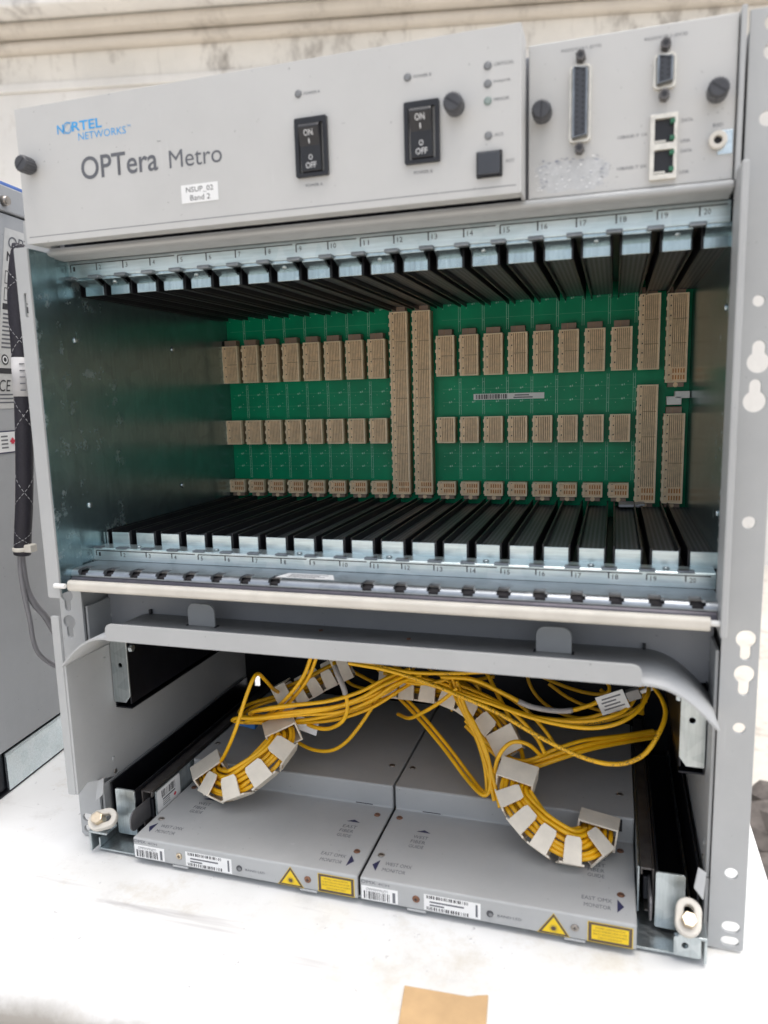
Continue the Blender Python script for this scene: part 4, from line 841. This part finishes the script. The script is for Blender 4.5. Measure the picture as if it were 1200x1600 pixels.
# ================================================================== FIBRE MODULES
def module(x0, label, rust):
    x1 = x0 + 164.0; z0, z1, zt, yr, yf, yb = -205.6, -190.2, -173.2, 44.4, -35.0, 190.0
    root = thing('fibre_module', label, 'module', ((x0 + x1)/2, 60, -206), 'fibre modules on the pull-out drawer')
    hx = x0 + (8 if x0 < 100 else 134)                                # where the fibre guide leaves the riser
    mb = MB(); prof = [(yf, z0), (yf, z1), (yr, z1), (yr, zt), (yb, zt), (yb, z0)]
    mb.extrude([prof], lambda u, v, a: (a, u, v), x0 + 0.6, x1 - 0.6); body = mb.build('housing', GREYW if False else GREY, root, 1.2, 3)
    MB().box(hx, hx + 22, yr - 0.35, yr - 0.1, zt - 10, zt - 1.5).build('fibre_opening', INK, root)
    fy = yf - 0.15
    def t(s, x, z, w, h, m=INKG, b=0.0): text(s, (x0 + x, fy, z), UX, UZ, w, h, m, root, b)
    t('OMX', 1.4, -193.6, 9.5, 2.2, INKG, 0.02); t('4CH', 12.4, -193.6, 7.2, 1.6, INKL); t('BAND LED', 86, -200.2, 14, 1.5, INKL)
    fb = lambda a, z: (a, fy - 0.06, z)
    mb = MB(); mb.box(x0 + 1.6, x0 + 25, fy - 0.02, yf - 0.02, -204.4, -195.2); bars(mb, x0 + 3, -203.8, 17, 5.2, 34, fb, 1, 4 + int(x0))
    mb.box(x0 + 21.6, x0 + 23.4, fy - 0.06, fy - 0.03, -203.8, -197, 2); mb.build('barcode_label', [PAPER, INK, INKL], root, recalc=False)
    text('LGFNAAAAAAO', (x0 + 18.6, fy - 0.08, -196.2), (-1, 0, 0), (0, 0, -1), 14, 1.9, INKG, root, 0.01)
    mb = MB(); mb.box(x0 + 41.5, x0 + 76, fy - 0.02, yf - 0.02, -204.2, -193.9)
    bars(mb, x0 + 43, -196.4, 26, 2.1, 50, fb, 1, 14); bars(mb, x0 + 43, -203.8, 26, 2.1, 46, fb, 1, 15)
    for k in range(2): mb.box(x0 + 45, x0 + 66 - 12*k, fy - 0.06, fy - 0.03, -199.0 - 2.1*k, -197.9 - 2.1*k, 2)
    mb.box(x0 + 73, x0 + 74.3, fy - 0.06, fy - 0.03, -203, -195, 2); mb.build('barcode_label', [PAPER, INK, INKL], root, recalc=False)
    for x, m in ((36.5, BRASS if not rust else RUST), (130, RUST if not rust else SCREW)):
        mb = MB(); mb.cyl((x0 + x, yf, -198.4), (x0 + x, yf - 0.7, -198.4), 2.4, 1.9, 18); mb.box(x0 + x - 1.1, x0 + x + 1.1, yf - 0.78, yf - 0.7, -198.65, -198.15, 1); mb.box(x0 + x - 0.25, x0 + x + 0.25, yf - 0.79, yf - 0.7, -199.5, -197.3, 1); mb.build('front_screw', [m, INK], root)
        MB().box(x0 + x - 6, x0 + x + 6, yf - 0.05, yf + 8, z0 - 1.6, z0 - 0.05).build('bottom_tab', GREY, root, 0.6)
    mb = MB(); mb.cyl((x0 + 81.5, yf, -199.2), (x0 + 81.5, yf - 0.6, -199.2), 2.1, 1.9, 18); mb.cyl((x0 + 82.0, yf - 0.6, -199.4), (x0 + 82, yf - 0.65, -199.4), 1.2, n=12, mat=1); mb.build('band_lamp', [DARKG, LAMP], root)
    a, b, c = (x0 + 109, -205.0), (x0 + 127.4, -205.0), (x0 + 118.2, -191.4)
    def tri(mb, k, y, m):
        g_ = ((a[0]+b[0]+c[0])/3, (a[1]+b[1]+c[1])/3); q = [(g_[0] + (p[0]-g_[0])*k, y, g_[1] + (p[1]-g_[1])*k) for p in (a, b, c)]; mb.add(q, [(0, 1, 2)], m)
    mb = MB(); tri(mb, 1.0, fy, 1); tri(mb, 0.955, fy - 0.03, 0); tri(mb, 0.72, fy - 0.06, 1); gx, gz_ = x0 + 118.2, -201.0
    mb.add([(gx + 1.3*math.cos(k*math.pi/6), fy - 0.09, gz_ + 1.3*math.sin(k*math.pi/6)) for k in range(12)], [tuple(range(12))], 0)
    for k in range(16):
        t_ = 2*math.pi*k/16; dx, dz = math.cos(t_), math.sin(t_); mb.add([(gx + dx*1.2 - dz*.16, fy-.09, gz_ + dz*1.2 + dx*.16), (gx + dx*3.0, fy-.09, gz_ + dz*3.0), (gx + dx*1.2 + dz*.16, fy-.09, gz_ + dz*1.2 - dx*.16)], [(0, 1, 2)], 0)
    mb.build('laser_warning_triangle', [SIGNK, SIGNY], root, recalc=False)
    mb = MB(); R4 = lambda xa, xb, za, zb, y, m: mb.add([(x0 + xa, y, za), (x0 + xb, y, za), (x0 + xb, y, zb), (x0 + xa, y, zb)], [(0, 1, 2, 3)], m)
    R4(137, 161.5, -205.0, -192.4, fy, 1); R4(137.4, 161.1, -204.7, -192.7, fy - .03, 0); R4(139.2, 159.3, -203.0, -194.2, fy - .06, 1); mb.build('laser_warning_label', [SIGNK, SIGNY], root, recalc=False)
    SY = bpy.data.materials.get('amber_print') or plain('amber_print', (0.22, 0.12, 0.02), 0.5)
    for k, (s, w) in enumerate((('INVISIBLE LASER RADIATION', 16), ('DO NOT STARE INTO BEAM OR VIEW', 18.4), ('DIRECTLY WITH OPTICAL INSTRUMENTS', 18.6), ('CLASS 3A LASER PRODUCT', 13))):
        text(s, (x0 + 149.25, fy - 0.1, -195.6 - 2.0*k), UX, UZ, w, 1.25, SY, root, 0.0, 'lettering', 'C')
    zs = z1 + 0.08                                            # print on top
    def tt(s, x, y, w, h, m=INKG): text(s, (x0 + x, y, zs), UX, (0, 1, 0), w, h, m, root, 0.01)
    tt('WEST OMX', 12, -19.8, 17.5, 3.4); tt('MONITOR', 12, -26.0, 15, 3.4); tt('EAST OMX', 133, -19.8, 17, 3.4); tt('MONITOR', 134.5, -26.0, 15, 3.4)
    mb = MB(); mb.add([(x0 + 8.2, -27, zs), (x0 + 8.2, -15.5, zs), (x0 + 4.4, -21.2, zs)], [(0, 1, 2)]); mb.build('arrow_print', INKB, root, recalc=False); mb = MB(); mb.add([(x0 + 153, -27, zs), (x0 + 156.8, -21.2, zs), (x0 + 153, -15.5, zs)], [(0, 1, 2)]); mb.build('arrow_print', INKB, root, recalc=False)
    for x, s in ((22, 'WEST'), (136, 'EAST')):
        tt(s, x, 13.0, 10, 3.4); tt('FIBER', x - 0.5, 7.6, 10, 3.4); tt('GUIDE', x - 0.5, 2.2, 10, 3.4)
        mb = MB(); mb.add([(x0 + x + 0.5, 20.5, zs), (x0 + x + 10.5, 20.5, zs), (x0 + x + 5.5, 23.4, zs)], [(0, 1, 2)]); mb.build('arrow_print', INKB, root, recalc=False)
        MB().box(x0 + x - 1, x0 + x + 12, yr - 0.3, yr - 0.05, z1 + 0.1, z1 + 1.0).build('vent_slot', INK, root)
    for (x, y, z) in ((7, -10.6, z1), (6.8, 33.5, z1), (155, -10.8, z1), (155, 33.2, z1), (6, 73.2, zt), (154.6, 73, zt)):
        mb = MB(); mb.cyl((x0 + x, y, z), (x0 + x, y, z + 0.7), 2.3, 1.7, 18); mb.box(x0 + x - 1.3, x0 + x + 1.3, y - 0.28, y + 0.28, z + 0.7, z + 0.76, 1); mb.build('cover_screw', [SCREW if (int(x + y) % 2) else RUST, INK], root)
    mb = MB(); mb.box(x1 - 0.5 if x0 < 100 else x0 + 0.1, x1 - 0.1 if x0 < 100 else x0 + 0.5, yf + 2, yb, z0 + 1, z1 - 1.5); mb.build('side_seam', INK, root)
    return root
mod_l = module(36.6, 'grey fibre module on the drawer, the left of the pair', False)
mod_r = module(201.2, 'grey fibre module on the drawer, the right of the pair', True)

# segmented ivory fibre guides
def guide(P, nrm, half, depth, parent, segs, turn=1, finger=0.70):
    C = spline([Vector(p) for p in P], 16); L = [0]
    for a, b in zip(C, C[1:]): L.append(L[-1] + (b - a).length)
    def at(s):
        s = max(0, min(L[-1] - 1e-4, s)); k = max(i for i in range(len(L) - 1) if L[i] <= s); f = (s - L[k]) / (L[k+1] - L[k]); return C[k].lerp(C[k+1], f)
    seg = L[-1] / segs; nrm = Vector(nrm).normalized(); root = parent
    for k in range(segs):
        a, b = at(k * seg), at((k + 1) * seg); t = (b - a).normalized(); n = (nrm - t * nrm.dot(t)).normalized(); o = t.cross(n) * turn; mid = (a + b) / 2; ln = (b - a).length
        xf = Matrix((t, o, n)).transposed().to_4x4(); xf.translation = mid
        mb = MB(); mb.box(-ln*0.52, ln*0.52, half - 1.2, half, -depth/2, depth/2, 0, xf)
        fw = ln * finger / 2 if 0 < k < segs - 1 else ln * 0.5
        for sg in (-1, 1):
            zf = sg * depth/2
            if 0 < k < segs - 1 or sg == -1:
                e_ = -0.30 if sg == 1 else -0.75
                mb.extrude([[(-fw*1.12, half), (fw*1.12, half), (fw, half*(e_ + 0.2)), (fw*0.8, half*e_), (-fw*0.8, half*e_), (-fw, half*(e_ + 0.2))]], lambda u, v, q, xf=xf: tuple(xf @ Vector((u, v, q))), min(zf, zf + sg*1.2), max(zf, zf + sg*1.2))
            else:
                mb.box(-fw, fw, -half, half, min(zf, zf + sg*1.2), max(zf, zf + sg*1.2), 0, xf)
        if k in (0, segs - 1): mb.box(-fw, fw, -half, -half + 1.2, -depth/2, depth/2, 0, xf)
        mb.box(-ln*0.45, -ln*0.40, half - 0.1, half + 0.25, -depth*0.3, depth*0.3, 1, xf)
        mb.build('guide_segment', [GUIDE, TAND], root, 0.35)
    return C
def in_guide(C, nrm, offs, r=1.45):
    nrm = Vector(nrm).normalized(); out = []
    for (u, v, sd) in offs:
        rnd = random.Random(sd); ph = rnd.uniform(0, 6); pts = []
        for i in range(0, len(C), 4):
            t = (C[min(i+1, len(C)-1)] - C[max(i-1, 0)]).normalized(); n = (nrm - t*nrm.dot(t)).normalized(); o = t.cross(n)
            w = 0.9 * math.sin(ph + i * 0.11); pts.append(C[i] + o * (u + w) + n * (v + 0.6*math.cos(ph + i*0.09)))
        out.append(pts)
    return out
NL, NR = (0.25, -0.80, 0.55), (0.0, -0.80, 0.60)
CL = guide(GUIDES['guide_left'], NL, 12.0, 13, mod_l, 6, 1)
CR = guide(GUIDES['guide_right'], NR, 12.5, 13, mod_r, 7, -1)
rg = thing('fibre_guide', 'ivory segmented fibre guide climbing at the back left of the cable space', 'cable guide', GUIDES['rear_left'][0])
CA = guide(GUIDES['rear_left'], (0.5, -0.8, 0.35), 11, 16, rg, 5, 1)
rg2 = thing('fibre_guide', 'ivory segmented fibre guide curving down behind the middle of the cable space', 'cable guide', GUIDES['rear_mid'][0])
CB = guide(GUIDES['rear_mid'], (0.0, -0.9, 0.4), 10, 14, rg2, 7, 1)

# ================================================================== YELLOW FIBRE CORDS
GRP = 'yellow fibre cords'
def cord(key, label, r=1.4, off=(0, 0, 0), m=None):
    rnd = random.Random(sum(map(ord, label))); w = [rnd.uniform(-1.2, 1.2) for _ in range(3)]; P_ = CABLES[key]; L_ = len(P_) - 1
    pts = [tuple(p[q] + off[q] + (w[q] * math.sin(1.7 * i) if any(off) else 0) for q in range(3)) for i, p in enumerate(P_)]
    o = MB().tube(pts, r, 10, 0, True, 8).build('patch_cable', m or YELLOW, None, recalc=False)
    return tag(o, label, 'cable', GRP)
cord('loop_left', 'yellow fibre cord rising in a sharp peak at the left of the cable space')
cord('steep_a', 'yellow fibre cord slanting steeply down from the tray lip at left', 1.45)
cord('steep_b', 'yellow fibre cord alongside the steep one, a little to its right', 1.45)
cord('bundle_a', 'upper yellow fibre cord of the flat loop at left centre')
cord('bundle_b', 'lower yellow fibre cord of the flat loop at left centre, reaching farthest left')
cord('sag_loop', 'yellow fibre cord sagging in a deep bow above the left module')
cord('vee_a', 'yellow fibre cord making a V over the right module, outer of two')
cord('vee_b', 'yellow fibre cord making a V over the right module, inner of two')
cord('drop', 'yellow fibre cord dropping beside the V to the right guide')
cord('big_loop', 'yellow fibre cord sweeping in the largest loop across the right half', m=YELLOWP)
cord('mid_loop', 'yellow fibre cord in the flatter loop just above the largest one')
cord('band_a', 'upper yellow fibre cord of the pair running right to the drawer slide', 1.7)
cord('band_b', 'lower yellow fibre cord of the pair running right to the drawer slide', 1.7)
cord('slant_a', 'yellow fibre cord slanting down right of centre')
cord('slant_b', 'yellow fibre cord running steeply into the right guide from above', 1.6)
cord('short', 'short yellow fibre cord end pointing down left at the centre')
cord('arch', 'yellow fibre cord forming a small arch at the head of the right guide')
cord('bundle_a', 'second yellow fibre cord from the top in the flat loop at left centre', 1.35, (-3, 4, -2.6))
cord('bundle_a', 'third yellow fibre cord from the top in the flat loop at left centre', 1.35, (4, 2.5, -5.2))
cord('bundle_b', 'bottom yellow fibre cord of the flat loop, ending short of the leftmost', 1.35, (7, 5, -2.5))
cord('band_a', 'yellow fibre cord resting on the pair that runs right to the drawer slide', 1.35, (-3, -3, 3.0))
cord('slant_a', 'yellow fibre cord slanting down right of centre, the farther back of two', 1.35, (7, 7, 1), YELLOWP)
cord('mid_loop', 'yellow fibre cord shadowing the flatter loop from behind', 1.35, (-5, 18, -5))
cord('drop', 'yellow fibre cord dropping to the right guide, left of its twin', 1.35, (-4, 3, 2))
cord('cross_c', 'yellow fibre cord low across the right back, printed with black marks', 1.35, (8, 9, -7), YELLOWP)
cord('cross_a', 'yellow fibre cord crossing under the tray lip at the centre, nearest the lip', m=YELLOWP)
cord('cross_b', 'yellow fibre cord curling down just left of centre under the lip')
cord('cross_c', 'yellow fibre cord arching low across the right back of the cable space')
cord('cross_d', 'thin yellow fibre cord dropping straight behind the middle guide', 1.2)
cord('cross_e', 'yellow fibre cord bowed under the lip between the two rear guides')
bl = thing('patch_cable', 'yellow fibre cord with a grey boot curling in a hook at left centre', 'cable', CABLES['boot_loop'][0], GRP)
MB().tube(CABLES['boot_loop'], 1.5, 10, 0, True, 8).build('jacket', YELLOW, bl, recalc=False)
q = [Vector(p) for p in CABLES['boot_loop'][:4]]; qs = spline(q, 8)[4:20]; MB().tube(qs, 2.0, 10, 0, True, 0).build('boot', plain('grey_boot', (0.42, 0.39, 0.37), 0.5), bl)
p = Vector(CABLES['boot_loop'][-2]); MB().box(-9, 9, -0.5, 0.5, -5.5, 5.5, 0, Matrix.Translation(p + Vector((2, -3, 0))) @ Matrix.Rotation(0.25, 4, 'Y')).build('paper_tag', PAPER, bl)
tg = thing('patch_cable', 'yellow fibre cord ending in a white paper flag and a plug at upper right', 'cable', CABLES['tagged'][-1], GRP)
MB().tube(CABLES['tagged'], 1.5, 10, 0, True, 8).build('jacket', YELLOW, tg, recalc=False)
pe = Vector(CABLES['tagged'][-1]); xf = Matrix.Translation(pe + Vector((7, 0, 0.5))) @ Matrix.Rotation(-0.42, 4, 'Y')
fl = MB().box(-9.5, 9.5, -3.4, -2.8, -6.5, 6.5, 0, xf).build('paper_flag', PAPER, tg)
for k in range(4): MB().box(-7 + (k % 2), 7 - 2*(k % 3), -3.55, -3.45, -4 + 2.4*k, -3 + 2.4*k, 0, xf).build('flag_print', INKL, tg)
MB().box(10, 19, -3, 3, -3.4, 3.4, 0, xf).build('plug', plain('grey_plug', (0.30, 0.29, 0.28), 0.4), tg, 0.6); MB().cyl(xf @ Vector((19, 0, 0)), xf @ Vector((30, 0, 0)), 1.5, n=12).build('ferrule', WHITEP, tg, 0.3)
bt = CABLES['tagged']; qs = spline([Vector(p) for p in bt], 8)[20:36]; MB().tube(qs, 1.9, 10, 0, True, 0).build('boot', bpy.data.materials['grey_boot'], tg)
for k, pts in enumerate(in_guide(CL, NL, ((-8.5, 1.5, 1), (-5.5, 2.8, 2), (-2.4, 1.5, 3), (0.8, 2.6, 4), (-9.5, -2.0, 5), (4.4, 2, 6), (7.6, 1.0, 7), (-5, -2, 8), (2, -2, 9)))):
    tag(MB().tube(pts, 1.5, 9, 0, True, 3).build('patch_cable', YELLOW, None, recalc=False), 'yellow fibre cord lying among others in the left ivory guide', 'cable', 'fibre cords in the left guide')
for k, pts in enumerate(in_guide(CR, NR, ((8.5, 1.5, 11), (5.5, 2.8, 12), (2.4, 1.5, 13), (-0.8, 2.6, 14), (9.5, -2, 15), (-4.4, 2, 16), (-7.6, 1, 17), (5, -2, 18), (-2, -2, 19)))):
    tag(MB().tube(pts, 1.5, 9, 0, True, 3).build('patch_cable', YELLOW, None, recalc=False), 'yellow fibre cord lying among others in the right ivory guide', 'cable', 'fibre cords in the right guide')
for k, pts in enumerate(in_guide(CA, (0.5, -0.8, 0.35), ((-3, 2, 21), (1, 1, 22), (4, -2, 23), (-5, -2, 24)))):
    tag(MB().tube(pts, 1.5, 8, 0, True, 3).build('patch_cable', YELLOW, None, recalc=False), 'yellow fibre cord lying among others in the back left guide', 'cable', 'fibre cords in the back left guide')
for k, pts in enumerate(in_guide(CB, (0, -0.9, 0.4), ((-3, 2, 31), (1, 1, 32), (4, -2, 33), (-5, -2, 34)))):
    tag(MB().tube(pts, 1.5, 8, 0, True, 3).build('patch_cable', YELLOW, None, recalc=False), 'yellow fibre cord lying among others in the middle guide', 'cable', 'fibre cords in the middle guide')
rnd = random.Random(12)
for k in range(14):                                          # slack loops in the shade behind
    cx, cy, cz_ = rnd.uniform(150, 370), rnd.uniform(120, 175), rnd.uniform(-135, -90); rx, rz = rnd.uniform(25, 60), rnd.uniform(12, 30); a0 = rnd.uniform(0, 6.28); tilt = rnd.uniform(-0.5, 0.5)
    pts = []; st_ = rnd.uniform(0.33, 0.5)
    for j in range(11):
        t = a0 + j * st_; x, z = rx*math.cos(t), rz*math.sin(t)
        pts.append((max(42, min(372, cx + x*math.cos(tilt) - z*math.sin(tilt))), cy + 12*math.sin(t*0.7), max(-166, min(-70, cz_ + x*math.sin(tilt) + z*math.cos(tilt)))))
    tag(MB().tube(pts, 1.5, 8, 0, True, 6).build('patch_cable', YELLOW, None, recalc=False), 'yellow fibre cord looped in the dark at the back of the cable space', 'cable', 'slack fibre loops at the back')
cb2 = Vector((84, 70, -150)); MB().box(-9, 9, -3, 3, -2.4, 2.4, 0, Matrix.Translation((76, 62, -146.5)) @ Matrix.Rotation(0.15, 4, 'Y')).build('fibre_coupler', BLUEP, None, 0.6)
tag(bpy.data.objects['fibre_coupler'], 'small blue fibre coupler under the flat yellow loop at left', 'coupler')
tag(MB().box(-7, 7, -4, 4, -5, 5, 0, Matrix.Translation((324, 100, -96)) @ Matrix.Rotation(0.4, 4, 'Y')).build('fibre_coupler', BLUEP, None, 0.8), 'blue fibre coupler in the shade under the tray lip at right', 'coupler')
finish_texts()
